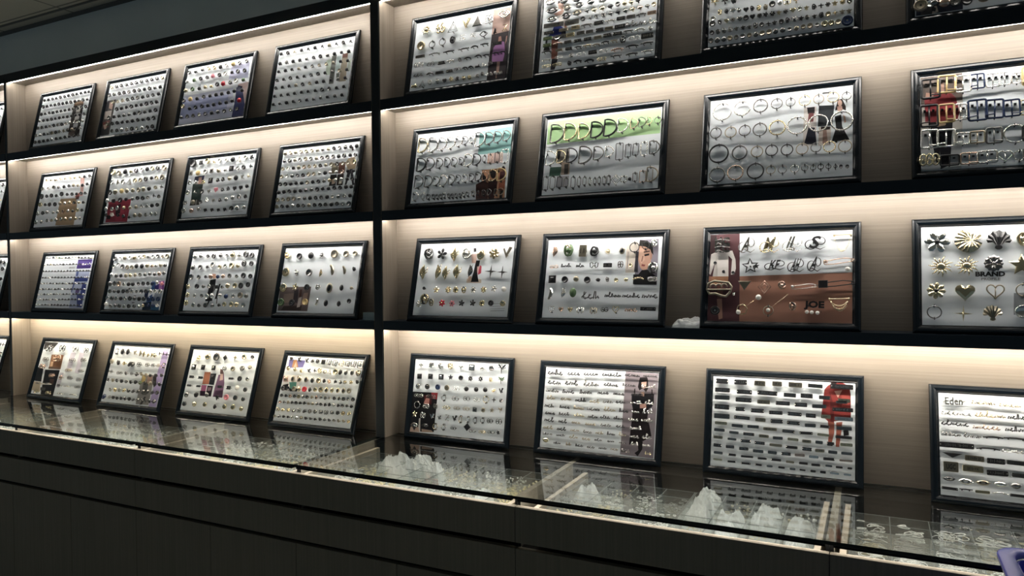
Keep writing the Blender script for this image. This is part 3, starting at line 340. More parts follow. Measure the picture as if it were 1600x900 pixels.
 '28': 'uK-175,252,42,54 uY-137,260,40,48 uW-100,256,34,46 uU-67,259,30,40 uW-33,257,29,37 uS-7,258,24,34 uS19,256,22,28 uY51,258,40,48 uU83,256,30,40 uS116,257,24,34 uK148,254,42,54 uW180,256,34,46 uK-179,174,40,60 uY-139,177,36,50 uS-107,177,29,44 uU-69,178,41,56 uU-31,177,38,50 uU6,175,35,44 uA39,173,30,40 uY75,173,36,50 uU111,173,41,56 uU148,172,35,44 uW-179,108,38,50 uW-141,107,39,46 uS-103,102,30,31 uB-71,103,32,31 uG-34,104,34,41 oS11,104,52 uK44,103,34,40 uW81,102,39,46 uB119,101,32,31 oS156,104,52 CA-180,50,44,36 uK-134,45,42,28 uV-90,46,38,30 uS-50,47,42,31 HS-12,47,34 oS19,45,28 uG42,46,30 uK80,46,42,28 uS117,45,42,31 oS154,46,28',
 '35': 'nG-152,252,46 fK-95,251,44 lA-38,250,56 nS13,250,46 aA71,247,44 fA126,248,42 vB176,251,40 lA-166,184,56 lA-108,185,54 lA-67,180,50 lA-19,184,54 lG31,187,44 xK120,183,50 xK166,180,44 bK-156,122,12 fA-101,116,26 fA-49,116,26 fA-17,116,25 nA18,116,25 fS57,116,24 fA99,117,24 fS140,121,25 pP180,119,18 fS-169,63,28 nA-146,81,42 nB-115,69,28 fR-69,67,27 fM-26,66,25 fK14,68,25 fK60,69,25 fA98,68,24 kK134,69,21 kA181,68,21',
 '36': 'lV-172,253,42 nN-119,253,44 LB-67,250,26,40 nK-26,247,36 yA22,246,28 aB70,248,26 oK111,257,34 oK148,262,26 nS176,269,26 CV-166,196,30,12 SK-122,201,36,14 SK-72,201,28,16 wK-23,200,28,20 LK24,199,30,14 CG68,201,16,24 bA102,197,15 nS178,188,40 qK-169,153,26 bK-123,152,23 bB-83,154,21 bK-43,150,22 iK-5,150,18,12 nG27,151,16 bA57,149,14 bA90,150,14 BA131,153,32,16 CS177,151,28,16 cS-172,102,40 lS-128,107,34 aN-90,107,32 SK-27,99,62,26 SK50,100,56,16 SK111,99,58,16 SK172,100,50,20 HS-163,51,24 hV-128,50,18 hA-95,50,18 wS-59,48,22 wB-13,47,22 CK25,51,24,16 HA62,52,24 SV114,54,40,18 LK168,55,50,12',
 '37': 'mG-161,267,44,26 mG-160,245,44,26 SG-89,256,46,56 SA-24,254,54 SS40,255,54,52 SK102,257,54,46 GA173,251,52,56 sK-77,189,46 SK-8,192,56,34 SK50,191,44,46 SK100,194,36,50 gV163,199,76,24 pP187,177,13 KB-165,119,72,50 nS-122,103,10 tB-92,129,38,28 dV-35,125,36 nV14,130,26 gS73,126,68,20 gK157,134,92,24 kK-175,53,28 QA-97,57,32 IA-79,71,54,45 IA4,80,54,48 pP-107,49,14 pP-51,94,17 oB-23,54,30 pP-23,56,12 nV43,68,26 JK101,71,54,26 pP82,52,11 pP95,51,11 pP110,50,11 GA166,75,58,34 bK-180,200,10 bK-154,173,10 bK-126,169,10',
 '38': 'fS-162,249,64 RA-90,250,64 jK-22,251,56 nA34,252,40 RA99,252,64 nA164,253,40 yA-154,181,60 yA-95,182,58 fG-35,187,45 sA26,182,60 yA86,182,58 sA146,180,60 fA-166,114,46 hA-100,111,46 HB-33,114,42 oB27,116,34 hA91,117,46 oB155,117,34 oG-171,56,36 xA-105,53,44 jB-41,56,44 bS24,60,34 xA88,60,44 bS153,62,34',
 '45': 'xS-166,273,26 fS-119,275,26 nS-78,274,22 nA-36,275,26 xS9,275,26 qS55,274,24 nS98,276,22 kS137,276,20 zG178,276,32 qK-169,230,19 qK-120,232,19 qK-73,233,20 sK-32,234,22 bK12,234,18 fK53,234,20 fK95,235,19 nA138,235,17 zN179,235,24 kS-171,193,20 kG-130,194,20 kU-84,195,20 kB-44,195,20 CS-4,195,28,16 iK39,196,22,18 bK80,197,18 bK117,198,18 nA152,198,15 vK181,199,20 CS-165,159,38,14 CG-110,158,38,16 oG-54,157,20 CG-4,158,28,16 CG43,161,26,16 CS86,160,24,16 oA123,163,24 xK155,165,20 nG184,164,14 oS-169,124,26 CS-127,122,26,18 nG-87,124,20 CA-39,123,30,14 CB4,124,24,14 CB44,125,26,14 qG80,125,16 fB115,126,18 sB150,128,20 zB183,131,18 fA-177,89,24 CS-139,88,20,22 vS-99,88,20 vG-67,85,16 ZG-33,87,14,20 vK-2,88,22 OA23,86,12,24 OS54,87,16,20 OG84,87,16,20 OG114,89,18 CK145,90,22,16 CG181,91,22,20 iS-174,49,34,18 iG-126,51,32,14 oA-82,51,22 oS-46,52,20 CG-3,52,22,12 dK54,61,28 CG77,49,26,12 CA117,49,28,12 CG153,51,28,10 fG182,53,16',
 '46': 'SK-158,277,56,20 SK-90,277,46,15 SK-29,279,50,14 SK44,280,66,14 SK115,283,50,14 SK174,283,46,10 SK-159,245,48,20 SK-96,246,46,20 SG-25,246,54,18 SK44,247,50,13 SK106,250,44,12 SS171,249,46,12 SG-164,215,46,15 SK-105,216,42,16 SK-42,219,42,18 SK19,220,38,14 SK73,220,38,13 SK135,222,40,12 SB-168,190,30,14 SB-112,191,38,14 SK-59,190,38,14 SB-9,190,34,14 SG37,191,34,12 SK80,194,32,13 SS132,195,38,12 SS176,198,30,14 SG-171,164,34,16 SK-114,163,36,13 SB-63,164,36,15 SG-11,165,44,16 SB45,166,40,13 SK93,166,30,13 SS133,167,26,12 SS174,170,36,16 SK-166,139,36,13 SK-115,140,36,12 SA-60,139,38,10 SK-12,139,34,13 SK31,140,34,11 SK76,141,32,12 SS126,141,32,12 SS173,142,40,12 SK-168,116,34,15 SK-118,115,30,13 SB-70,115,30,11 SB-18,115,36,13 SG36,114,38,10 SK85,116,30,12 SS137,115,40,14 SB-169,91,34,14 SK-120,90,32,14 SB-72,90,30,12 SG-27,88,30,11 SB15,89,26,12 SK55,89,26,12 SB93,90,24,11 SS134,88,30,12 SS174,90,30,14 SG-170,69,34,11 SK-122,69,30,10 SB-75,67,30,12 SB-30,66,28,12 SK12,66,24,10 SK55,66,22,10 SG95,65,22,10 SS136,65,26,12 SS175,65,26,12 iA-175,46,24,14 SK-133,42,24,10 SB-91,42,16,11 SK-52,42,26,11 SG-12,41,26,11 SK29,41,26,10 SB69,42,24,10 SG108,41,28,14 SA180,40,20,10',
 '47': 'LK-171,278,36,15 LK-116,278,37,15 LB-60,278,32,15 LB-11,279,28,14 LB40,279,38,14 LG94,279,40,11 LK164,281,60,14 LK-169,251,44,13 LK-104,249,44,13 LK-38,250,56,13 LG25,248,34,12 LK71,249,33,13 LG119,247,30,11 LG164,237,30,8 LG-169,228,44,13 LK-106,225,46,13 LB-48,223,36,12 LK6,223,39,12 LK56,222,34,12 LG105,221,38,11 LA170,242,32,11 LK-169,200,44,15 LK-115,197,27,12 LK-65,196,37,12 LK-13,194,38,11 LK39,194,38,11 LK83,193,27,12 LK167,216,54,11 LG-168,172,46,15 LK-109,172,46,10 LB-56,170,29,11 LK-10,169,34,11 LK36,168,35,10 LG82,165,30,10 LA123,193,26,11 LS170,190,48,11 LA-170,151,36,9 LG-122,147,33,9 LG-76,148,33,9 LB-28,145,38,9 LK23,143,34,9 LK71,142,36,8 LK120,165,26,8 LG171,164,40,10 LG-174,130,32,9 LG-131,126,28,8 LK-88,125,32,9 LB-45,123,28,9 LG-6,121,28,9 LA36,121,30,8 LB73,119,24,9 LG106,119,20,9 LA117,141,32,7 LK170,139,43,8 LB-177,108,27,9 LG-136,106,26,7 LK-96,104,29,9 LK-56,102,29,9 LB-11,100,35,8 LK33,98,32,8 LK74,97,26,10 LB108,96,25,9 LG142,95,24,9 LK136,119,20,8 LA177,119,32,9 LK-178,84,24,10 LK-141,83,25,9 LK-101,81,27,9 LG-60,78,30,9 LG-20,78,25,9 LK18,78,26,9 LV55,78,27,8 LS92,77,26,8 LK132,75,30,8 LG178,95,29,8 LG-175,62,27,8 LK-134,60,22,7 LK-91,59,36,6 LK-48,58,26,6 LK-9,58,28,7 LB29,56,22,7 LK65,56,24,7 LK98,55,24,7 LG132,56,18,6 LK159,55,18,6 LK186,55,12,6 LV176,75,34,6 LA-176,42,26,6 LK-135,40,24,6 LK-94,39,28,6 LK-58,39,19,6 LG-27,38,17,6 LK6,38,18,6 LG36,37,16,6 LK63,37,16,5 LK91,37,14,7 LK117,37,15,7 LS147,37,24,5 LS180,37,20,5',
 '48': 'ES-164,270,56,20 SA-97,274,53,18 SA-38,271,48,16 SA25,272,53,18 SS87,271,56,20 SA150,269,48,16 SS-157,240,72,16 SA-83,240,67,16 SK-20,239,49,14 SA49,237,67,16 SS118,237,72,16 SK-163,211,63,14 SV-92,207,61,14 SK-26,207,51,14 SV43,208,61,14 SK111,205,63,14 SK180,207,51,14 SG-172,182,44,13 SG-125,181,39,12 BK-79,180,41,11 BK-29,181,51,10 SG19,182,39,12 BK66,181,51,10 SG114,181,39,12 BK162,183,51,10 LK-161,152,79,14 BK-91,150,49,9 SS-37,151,48,13 BK26,153,49,9 LK88,152,79,14 SS150,152,48,13 tK-171,125,46,12 LB-122,122,43,14 LK-75,120,39,14 LG-27,120,51,11 LB21,122,43,14 LG69,121,51,11 LB117,119,43,14 LG165,119,51,11 XB-175,95,34,26 LA-126,95,46,16 LK-73,90,46,13 LG-22,89,43,10 LA29,88,46,16 LG79,88,43,10 LA130,89,46,16 LG181,90,43,10 iK-180,64,32,12 iW-143,61,36,16 iB-105,62,34,13 iS-68,63,30,14 iG-35,63,25,15 iW1,62,36,16 iS37,61,30,14 iK73,62,32,12 iB109,63,34,13 iG146,64,25,15 iW182,64,36,16 LK-179,39,37,7 BK-143,40,27,8 LA-107,39,32,7 BS-69,40,32,8 LK-33,39,32,7 BK4,40,27,8 BS40,38,32,8 LK77,40,37,7 LA114,38,32,7 LK150,39,32,7',
}
PRINTS = {
 '11': ['5a4a40:77,236 152,238 168,46 82,49|8a6a48:84,232 151,234 152,214 86,212|c8c4bc:105,209 140,209 143,175 107,174|221c1a:76,212 104,212 110,75 78,74|1a1818:140,209 155,210 173,46 129,48|b0b0ae:109,170 141,170 143,134 108,134|989a9c:108,124 142,125 145,93 109,93'],
 '12': ['4a4440:-197,206 -133,207 -132,26 -200,26|b98d78:-176,197 -148,198 -144,154 -173,166|23222a:-199,200 -174,201 -181,149 -200,152|2c2320:-149,203 -133,203 -133,126 -146,128|b9aaa0:-194,151 -147,152 -144,110 -192,111|7d3a30:-200,95 -148,102 -148,59 -173,48|1c2028:-200,61 -144,67 -139,27 -200,28|c9a58f:-189,80 -166,87 -162,60 -176,57'],
 '13': ['c6cbe6:-200,161 111,162 135,25 -197,25|9ea8d6:-200,142 89,133 92,68 -193,46', 'c4c8ea:78,267 185,286 188,198 73,205', 'd8b8b4:137,173 196,177 200,55 183,58|2a3470:131,160 168,150 198,74 196,21 132,24 135,100|1c2140:138,168 166,160 165,137 135,141|8a3030:149,105 172,104 176,85 156,86|5a6078:139,163 155,159 154,138 134,143'],
 '14': ['b9cdb8:67,210 93,215 99,146 73,145|6d716a:93,225 116,228 119,104 95,105|b7cfd0:119,220 142,221 138,158 119,156|a89a80:146,225 173,227 180,107 146,108|7a4638:148,226 172,226 172,207 148,209|c6d2c4:180,193 196,199 196,145 179,148|50584e:97,160 109,160 112,108 99,107|5e6458:127,146 142,146 146,110 132,114'],
 '21': ['b59468:-20,166 108,163 126,122 131,23 -18,27 -21,120', 'd9a49c:108,268 140,270 156,173 98,168 106,185 131,192|a84840:106,185 129,188 126,166 94,168|6a3a38:103,172 130,172 129,157 105,156'],
 '22': ['a81838:-185,127 -23,134 -25,23 -184,26|7a1028:-181,115 -125,116 -127,91 -181,89|30101c:-168,137 -147,138 -136,121 -161,120|30141c:-117,136 -93,137 -89,120 -112,119|c02848:-113,73 -59,79 -64,29 -114,29|2a1420:-126,107 -93,114 -87,67 -119,61|d8a090:-161,75 -136,74 -134,57 -165,54|241018:-179,59 -154,60 -152,41 -177,42'],
 '23': ['1f3a32:-162,180 -96,175 -94,102 -156,106|242a4a:-157,214 -96,216 -97,192 -157,192|2a2620:-156,106 -94,102 -98,79 -158,78|b88a78:-130,208 -112,209 -107,176 -129,177|8a8a86:-123,104 -116,104 -116,78 -124,78', 'b4b8b8:102,85 183,82 182,81 102,83|b4b8b8:104,38 177,37 176,35 104,36|b4b8b8:105,70 175,69 175,67 105,69'],
 '24': ['8c8468:73,213 105,213 107,169 74,168|7a4a38:107,213 141,213 142,167 110,167|22201e:73,165 105,164 107,118 72,118|2e201a:109,164 141,163 141,117 110,118|c8c0a8:122,151 134,151 135,124 121,123|b59a80:82,145 103,148 101,127 86,124', 'c8ae88:152,226 181,232 196,209 192,180 157,180 141,209|20202a:157,180 177,180 166,139 160,114 152,115|20202a:167,181 181,181 199,116 191,112|3a3030:159,273 169,276 174,260 166,257'],
 '31': ['4e2f96:76,272 189,273 187,226 77,225', 'b9c6ea:78,213 187,213 185,159 79,158|26408e:79,180 187,181 185,159 80,158|4a5fa8:83,210 103,210 101,186 87,186', 'a9b6d8:74,155 184,156 183,27 84,25|34469a:150,151 182,154 187,86 151,95|50609e:78,151 92,151 80,103 72,107|3a4c9a:124,95 178,95 183,28 145,30|60488a:109,120 142,123 136,99 109,99'],
 '32': ['2a6ab4:112,155 136,156 139,119 110,118|3a2a86:133,137 157,145 162,119 135,119|8a2a9a:154,157 192,160 198,118 163,118|b06ab8:160,145 180,147 185,119 165,119', '1a2a56:70,113 98,113 97,76 74,76|3a68a8:96,80 127,97 131,61 94,56|9aa4b0:143,101 193,101 188,49 135,49|123048:72,56 131,61 136,23 76,22|1f6a9a:129,46 187,49 190,22 137,21', '2a2a2c:-50,124 -36,125 -36,120 -49,119|2a2a2c:-3,90 14,91 14,88 -2,87|2a2a2c:-5,57 14,57 15,54 -5,53'],
 '33': ['141416:-61,162 -27,167 -20,116 -32,108 -26,68 -70,66 -62,112|c08a6a:-54,189 -34,190 -28,170 -44,166|141416:-2,144 8,144 0,78 -13,76|202022:-49,70 -39,70 -49,48 -56,47|4a4a4a:-1,83 4,83 6,56 1,56|7a7a7a:-31,132 -27,132 -22,99 -26,99'],
 '34': ['6a5a58:-200,128 -33,131 -35,30 -193,30|8a7468:-173,100 -115,104 -118,67 -171,62|3a3238:-120,117 -97,121 -94,63 -118,67|4a2a24:-91,119 -78,120 -77,88 -90,88|a08070:-67,104 -44,106 -47,55 -74,55|3c2c28:-163,50 -68,53 -69,32 -176,32|b8a8a0:-90,83 -75,88 -77,47 -93,44'],
 '41': ['2e2c2c:-200,292 -81,291 -114,260 -156,275 -170,256 -194,251', '8a5a34:-114,228 -13,230 -7,157 -105,154|b07a50:-101,226 -26,228 -21,200 -99,196|d8a878:-102,192 -82,193 -79,168 -100,167|6a5040:-110,165 -13,167 -12,156 -108,154', '1c1c20:-200,159 -151,152 -139,86 -200,88|16161a:-132,149 -10,152 -10,21 -114,23|b8a488:-200,83 -142,84 -129,36 -200,39|4a4a44:-130,58 -86,58 -87,43 -126,42|5a3c30:-72,105 -35,105 -33,77 -63,79|cfcabc:-140,79 -53,81 -52,75 -138,72', 'c9c2d4:43,246 82,247 80,148 42,147|c9c2d4:113,247 148,248 151,143 116,146|b8b4c4:-1,140 27,141 24,67 -3,66'],
 '42': ['b8a2dc:152,290 191,292 195,23 143,23', '8e8a86:49,163 134,167 139,54 141,29 52,27|c8a850:53,162 78,164 77,131 55,130|b08878:87,158 121,162 124,117 99,115|3a3438:125,160 148,165 159,119 146,110|5a5a56:68,122 106,124 111,73 80,71|302c2c:99,64 111,65 96,28 80,26'],
 '43': ['b0623c:-100,197 -63,198 -59,144 -99,142|1e2430:-61,192 -26,193 -27,142 -58,143|a04a78:-101,138 -69,139 -68,91 -97,91|301830:-102,113 -68,113 -68,91 -97,91|241c28:-64,138 -30,138 -29,92 -64,91|8a6a78:-59,131 -37,131 -39,117 -58,115|80587c:-12,188 19,194 33,156 40,91 -18,92 -18,127|5a3a58:-9,119 34,125 40,91 -13,92|d0a89c:-1,196 13,196 21,168 2,163|6a4a48:-8,215 8,211 19,194 -4,193', '77777a:-50,242 -13,241 -13,239 -49,239'],
 '44': ['6a62a4:-189,278 -100,278 -105,249 -184,242|d8a88c:-138,259 -137,253 -139,248 -142,244 -146,243 -151,244 -156,247 -161,252 -163,258 -164,263 -163,269 -160,272 -155,273 -150,272 -145,269 -141,265|b0763c:-165,276 -148,279 -130,248 -138,248 -149,272 -156,247 -165,246', 'e0dcd8:-195,211 -103,216 -104,149 -192,146|4aa090:-160,183 -120,186 -115,149 -142,147|1a1a1c:-191,170 -161,177 -159,150 -190,148|1a1a1c:-145,156 -107,160 -108,148 -147,146|b07878:-199,206 -173,207 -167,185 -192,184|6a4a38:-122,210 -104,213 -101,189 -118,188'],
 '15': ['c19a8c:127,288 197,288 197,197 129,194|3a3036:129,194 197,197 199,21 125,21|a96ab0:141,143 162,165 182,158 188,118 183,85 139,89 138,122|8a4a92:143,121 179,122 178,111 143,110|b88070:158,181 167,182 171,164 157,162|b98c7c:160,86 172,85 171,44 161,46|b98c7c:159,46 163,46 165,24 160,25|c08878:187,178 192,180 191,161 186,148'],
 '16': ['d9a892:-148,272 -128,268 -122,243 -130,238 -143,247|3a2420:-147,276 -125,273 -122,258 -133,267 -148,265|c89884:-160,230 -130,239 -120,237 -129,222 -149,220|e0dad6:-143,221 -102,220 -96,179 -112,172 -136,179|2a3c9a:-155,184 -135,186 -111,162 -113,139 -174,149 -159,170|2a2c3a:-130,168 -112,168 -108,143 -123,140|a8604c:-161,147 -137,143 -134,62 -156,66|1a1c2c:-154,65 -131,63 -135,49 -141,25 -156,26|b0705c:-117,189 -108,185 -108,168 -117,173', '1e1e22:-182,137 -175,136 -176,124 -182,125|1e1e22:-184,117 -170,115 -163,98 -188,99'],
 '18': ['1c2336:-196,78 -89,57 -90,25 -197,25|4a4446:-185,50 -161,50 -160,24 -186,25|c8b4a0:-156,51 -150,52 -145,28 -160,24|2a2a30:-161,50 -150,39 -152,30 -160,33'],
 '25': ['7fc0bc:68,278 196,285 200,187 69,191', 'c98a5a:92,131 186,132 193,21 105,21|4a2a26:73,78 103,92 128,78 127,21 79,21|3a1e1e:122,91 159,93 159,55 151,21 129,21|b0582c:165,76 190,87 189,48 167,41|20181a:112,100 112,96 110,92 106,90 101,89 96,91 92,93 89,97 88,102 88,106 90,110 94,112 99,112 104,111 108,108 111,104|20181a:150,111 150,105 148,100 145,97 141,96 136,98 132,101 129,107 128,113 128,119 130,124 133,127 137,128 142,126 146,122 149,117|20181a:184,130 184,127 183,124 181,122 179,122 176,123 174,125 172,128 171,131 171,134 173,137 175,139 177,139 180,138 182,136 184,133|5a3030:166,119 187,121 190,91 166,88|1c1618:173,49 185,51 183,21 173,21', 'e6c4b8:109,191 170,192 172,153 111,153'],
 '26': ['a5d88a:-197,286 197,290 196,205 -196,203', '8a8478:-157,184 -110,182 -109,135 -157,137|1c1c1e:-155,182 -139,182 -144,147 -157,146|b8a088:-135,135 -106,134 -104,90 -135,90|3c6a58:-176,120 -134,119 -137,88 -177,88|4a4440:-124,127 -109,127 -109,90 -123,91', '9a9aa0:-148,86 -104,85 -106,47 -150,48'],
 '27': ['d8d0cc:70,241 103,240 105,119 69,122|241a20:78,239 99,239 99,219 81,219|7a3a3c:83,221 97,220 96,194 81,194|2e343a:110,241 151,238 146,176 108,177|cfc0b4:111,175 143,174 142,118 110,119|1c2030:83,177 100,175 106,124 72,126|a07868:122,167 131,166 135,125 121,124|3a2c28:116,176 141,174 140,165 117,165', '2c1c18:160,253 171,255 181,230 181,218 173,223 159,222 153,221|d8a890:171,242 171,238 169,235 168,233 166,232 163,233 162,236 160,239 160,243 160,247 161,250 163,252 165,252 168,251 169,249 171,245|c89884:158,233 171,233 173,219 160,216|17171c:152,203 169,207 172,170 156,169|17171c:156,169 172,170 191,129 145,128|d0a08a:174,206 180,199 182,183 177,181|1a1a1a:154,133 161,132 159,122 153,125', '4a4a4c:119,281 142,281 142,276 119,276'],
 '28': ['6a5c54:-198,292 -100,292 -101,209 -198,204|d8d2c8:-198,213 -100,215 -103,129 -199,122|c8ccce:-199,131 -103,133 -107,24 -200,24|a02430:-189,230 -164,243 -131,243 -116,223 -108,181 -114,158 -188,158|8a1c28:-131,237 -116,223 -108,181 -122,171|d0a088:-158,274 -143,274 -142,245 -157,242|c89078:-185,246 -165,242 -169,232 -187,232|24222a:-177,159 -124,161 -128,99 -132,36 -154,25 -155,78 -156,42 -163,43 -172,96|c0a080:-163,159 -132,160 -142,147 -160,145'],
 '35': ['d8c0a8:18,160 78,157 80,143 18,144|e0b8a8:25,249 47,250 52,216 32,217|16161a:49,226 65,226 60,175 69,147 36,147 43,184|c83048:66,209 74,204 75,179 62,173|2a2426:33,272 43,272 45,259 35,258|d8a898:56,204 64,204 64,184 59,180|cfa888:24,168 38,168 38,151 24,151', 'a8aeb2:122,69 186,71 186,69 122,67|a8aeb2:124,60 187,62 187,61 124,58|a8aeb2:127,51 186,54 186,52 127,50|a8aeb2:130,44 185,46 185,44 130,42'],
 '36': ['d8ccbe:80,279 122,282 121,175 83,175|55555a:87,246 89,246 89,189 87,189|88888a:93,248 94,248 92,218 91,218', '8a8494:124,285 187,286 189,135 112,136|1c1614:124,284 149,281 168,265 172,233 161,245 138,259 123,262|c99478:124,264 142,262 161,251 168,233 164,205 153,185 141,182 131,193 123,217|d8a88c:125,258 139,255 145,217 134,205 125,221|1a1414:142,235 158,238 159,232 144,229|2a1c18:139,244 159,247 160,244 140,241|8a3a38:136,203 148,201 145,195 135,197|9a6a58:136,230 140,230 137,211 133,212|16161a:137,183 155,185 167,177 186,161 188,135 114,136 124,165|b07c66:162,237 169,237 168,221 163,217', '17171a:110,169 137,170 137,137 111,138|30303a:114,246 123,245 124,177 112,178'],
 '37': ['5a3238:-200,292 -112,293 -104,21 -200,21|3a2024:-200,291 -180,291 -189,226 -198,214|e8e0d8:-195,230 -178,238 -132,240 -122,212 -120,184 -124,165 -134,165 -132,213 -143,225 -141,160 -188,160 -181,213 -188,185 -195,165 -199,169|d6cdc4:-181,213 -178,225 -173,161 -187,160|c08050:-189,160 -141,160 -142,137 -194,135|b87858:-200,161 -189,160 -190,145 -200,145|b07c64:-173,90 -158,90 -154,31 -165,27|7a4a40:-174,137 -154,137 -158,90 -171,90', 'b3785c:-108,160 200,169 200,21 -105,21'],
 '38': ['8f959a:8,110 30,111 28,54 6,53'],
 '45': ['17151a:-200,171 -88,174 -92,30 -199,23|a81c28:-117,173 -88,174 -90,150 -112,150|5a1a20:-146,161 -114,167 -113,129 -146,131|c07868:-138,151 -122,150 -123,126 -147,131|d8cfc8:-162,73 -156,76 -152,26 -162,24|c9a48c:-196,41 -162,42 -155,24 -199,22|b09078:-147,37 -103,35 -95,29 -145,25|2a2228:-191,43 -170,44 -179,28'],
 '46': ['8c8088:88,293 198,291 196,24 86,26|1c1518:137,276 161,279 165,267 167,243 160,230 148,242 138,234 132,245|d4a490:143,261 160,264 159,245 152,240 145,247|16141a:113,219 149,224 187,226 188,197 182,184 167,174 143,173 120,173 114,192|2a2024:120,238 124,240 125,214 120,214|2a2024:177,240 181,240 183,218 179,218|1e1418:120,173 172,177 169,145 177,128 186,93 162,76 114,59 117,115|c89880:144,229 155,230 154,216 146,218|a87868:142,190 162,193 165,179 143,177|1c1418:142,72 159,74 159,50 145,26 134,35 146,45'],
 '47': ['8c2620:126,282 139,291 163,295 183,285 187,262 188,189 154,184 131,178 110,197 115,241 118,271|6e1c1a:132,267 144,225 144,179 135,178|d8a08c:144,268 165,272 154,250|a83a30:163,257 185,260 186,229 164,223|5a1616:134,235 165,242 166,231 135,225|a8543c:128,180 145,179 145,149 137,113 128,114 131,148|a8543c:150,179 166,182 163,151 158,111 149,111 150,146|221c1c:126,123 142,122 141,112 127,112|1e1a1c:168,158 181,163 183,147 170,143|2a1a1a:135,293 151,295 149,289 134,286'],
}
PLACE = {
 '11': (-3.6601, 0.0188, 0.2244, -0.0005),
 '12': (-3.1212, 0.0188, 0.2237, 0.0016),
 '13': (-2.5743, 0.0182, 0.2269, -0.0000),
 '14': (-2.0255, 0.0211, 0.2177, -0.0000),
 '15': (-1.3366, 0.0238, 0.2094, -0.0000),
 '16': (-0.8132, 0.0251, 0.2045, 0.0000),
 '17': (-0.2498, 0.0215, 0.2123, 0.0053),
 '18': (0.2971, 0.0239, 0.2084, -0.0000),
 '21': (-3.6672, 0.0176, 0.2271, 0.0022),
 '22': (-3.1133, 0.0218, 0.2093, 0.0020),
 '23': (-2.5644, 0.0170, 0.2264, 0.0060),
 '24': (-2.0107, 0.0192, 0.2237, -0.0000),
 '25': (-1.3370, 0.0201, 0.2212, -0.0000),
 '26': (-0.8041, 0.0188, 0.2250, -0.0000),
 '27': (-0.2538, 0.0167, 0.2273, -0.0059),
 '28': (0.3111, 0.0219, 0.2143, -0.0005),
 '31': (-3.6697, 0.0171, 0.2303, 0.0000),
 '32': (-3.1122, 0.0153, 0.2363, -0.0000),
 '33': (-2.5610, 0.0139, 0.2380, 0.0036),
 '34': (-2.0049, 0.0159, 0.2314, 0.0039),
 '35': (-1.3302, 0.0099, 0.2366, -0.0239),
 '36': (-0.8054, 0.0136, 0.2397, -0.0030),
 '37': (-0.2552, 0.0133, 0.2239, 0.0030),
 '38': (0.3133, 0.0206, 0.2179, -0.0013),
 '41': (-3.6872, -0.0056, 0.2923, -0.0067),
 '42': (-3.1110, -0.0127, 0.2939, -0.0041),
 '43': (-2.5659, -0.0053, 0.2955, 0.0109),
 '44': (-2.0028, -0.0177, 0.3455, -0.0000),
 '45': (-1.3636, 0.0336, 0.1708, -0.0090),
 '46': (-0.8205, 0.0167, 0.2216, -0.0140),
 '47': (-0.2490, 0.0154, 0.2130, -0.0025),
 '48': (0.3531, -0.0292, 0.3697, -0.0087),
}

# ---------------------------------------------------------------- small fittings sewn on the boards (x right, y up, n out of the board)
NH = .0105                                     # how far the heads stand off the board
def arc(cx, cy, rx, ry, a0, a1, n, h=NH):
    return [(cx + rx * math.cos(math.radians(a0 + (a1 - a0) * i / (n - 1))), cy + ry * math.sin(math.radians(a0 + (a1 - a0) * i / (n - 1))), h) for i in range(n)]
def poly_star(k, R, r, rot=90):
    return [((R if i % 2 == 0 else r) * math.cos(math.radians(rot + 180 * i / k)), (R if i % 2 == 0 else r) * math.sin(math.radians(rot + 180 * i / k))) for i in range(2 * k)]
def heart(w, h, n=22):
    o = []
    for i in range(n):
        t = 2 * math.pi * i / n
        o.append((w * .5 * math.sin(t) ** 3, h * .5 * (13 * math.cos(t) - 5 * math.cos(2 * t) - 2 * math.cos(3 * t) - math.cos(4 * t)) / 15))
    return o
def post(g, x=0., y=0., h=NH, mi=0, r=.0017): g.lathe([(r * 1.5, 0), (r * 1.5, .0012), (r, .002), (r, h)], 7, (x, y), mi)
def clamp(g, h):                               # sewn clamps above and below an open ring
    for s in (-1, 1):
        g.box(-.0013, .0013, s * h - .0028, s * h + .0028, 0, NH + .0012, 1)
        g.ball((0, s * (h + .003), NH), .0016, 1, 8, 5)
def script(g, w, h, r, rng, mi=0):
    n = max(3, int(w / max(h, .006) * 1.5)); pts = []; x = -w / 2; st = w / n
    for i in range(n):
        tall = rng.choice((.5, .5, .8, 1.)) * (1. if i else 1.05); k = rng.randrange(4)
        if k == 0: sh = [(0, -.5), (.15, tall - .5), (.35, tall - .55), (.4, -.5), (.75, -.1), (.9, -.45)]
        elif k == 1: sh = [(0, -.3), (.5, .1), (.7, tall - .5), (.4, tall - .4), (.3, -.3), (.6, -.5), (1, -.3)]
        elif k == 2: sh = [(0, -.45), (.25, .05), (.5, -.1), (.55, -.45), (.8, 0), (1, -.35)]
        else: sh = [(0, -.4), (.3, -.1), (.6, .05), (.3, .1), (.15, -.3), (.5, -.5), (.9, -.3)]
        pts += [(x + a * st, b * h, NH + rng.uniform(-.0005, .0005)) for a, b in sh]; x += st
    g.tube(pts, r, False, 5, mi)
    post(g, -w * .36, -h * .2, NH, mi, .0009); post(g, w * .36, -h * .2, NH, mi, .0009)
FONT = {}
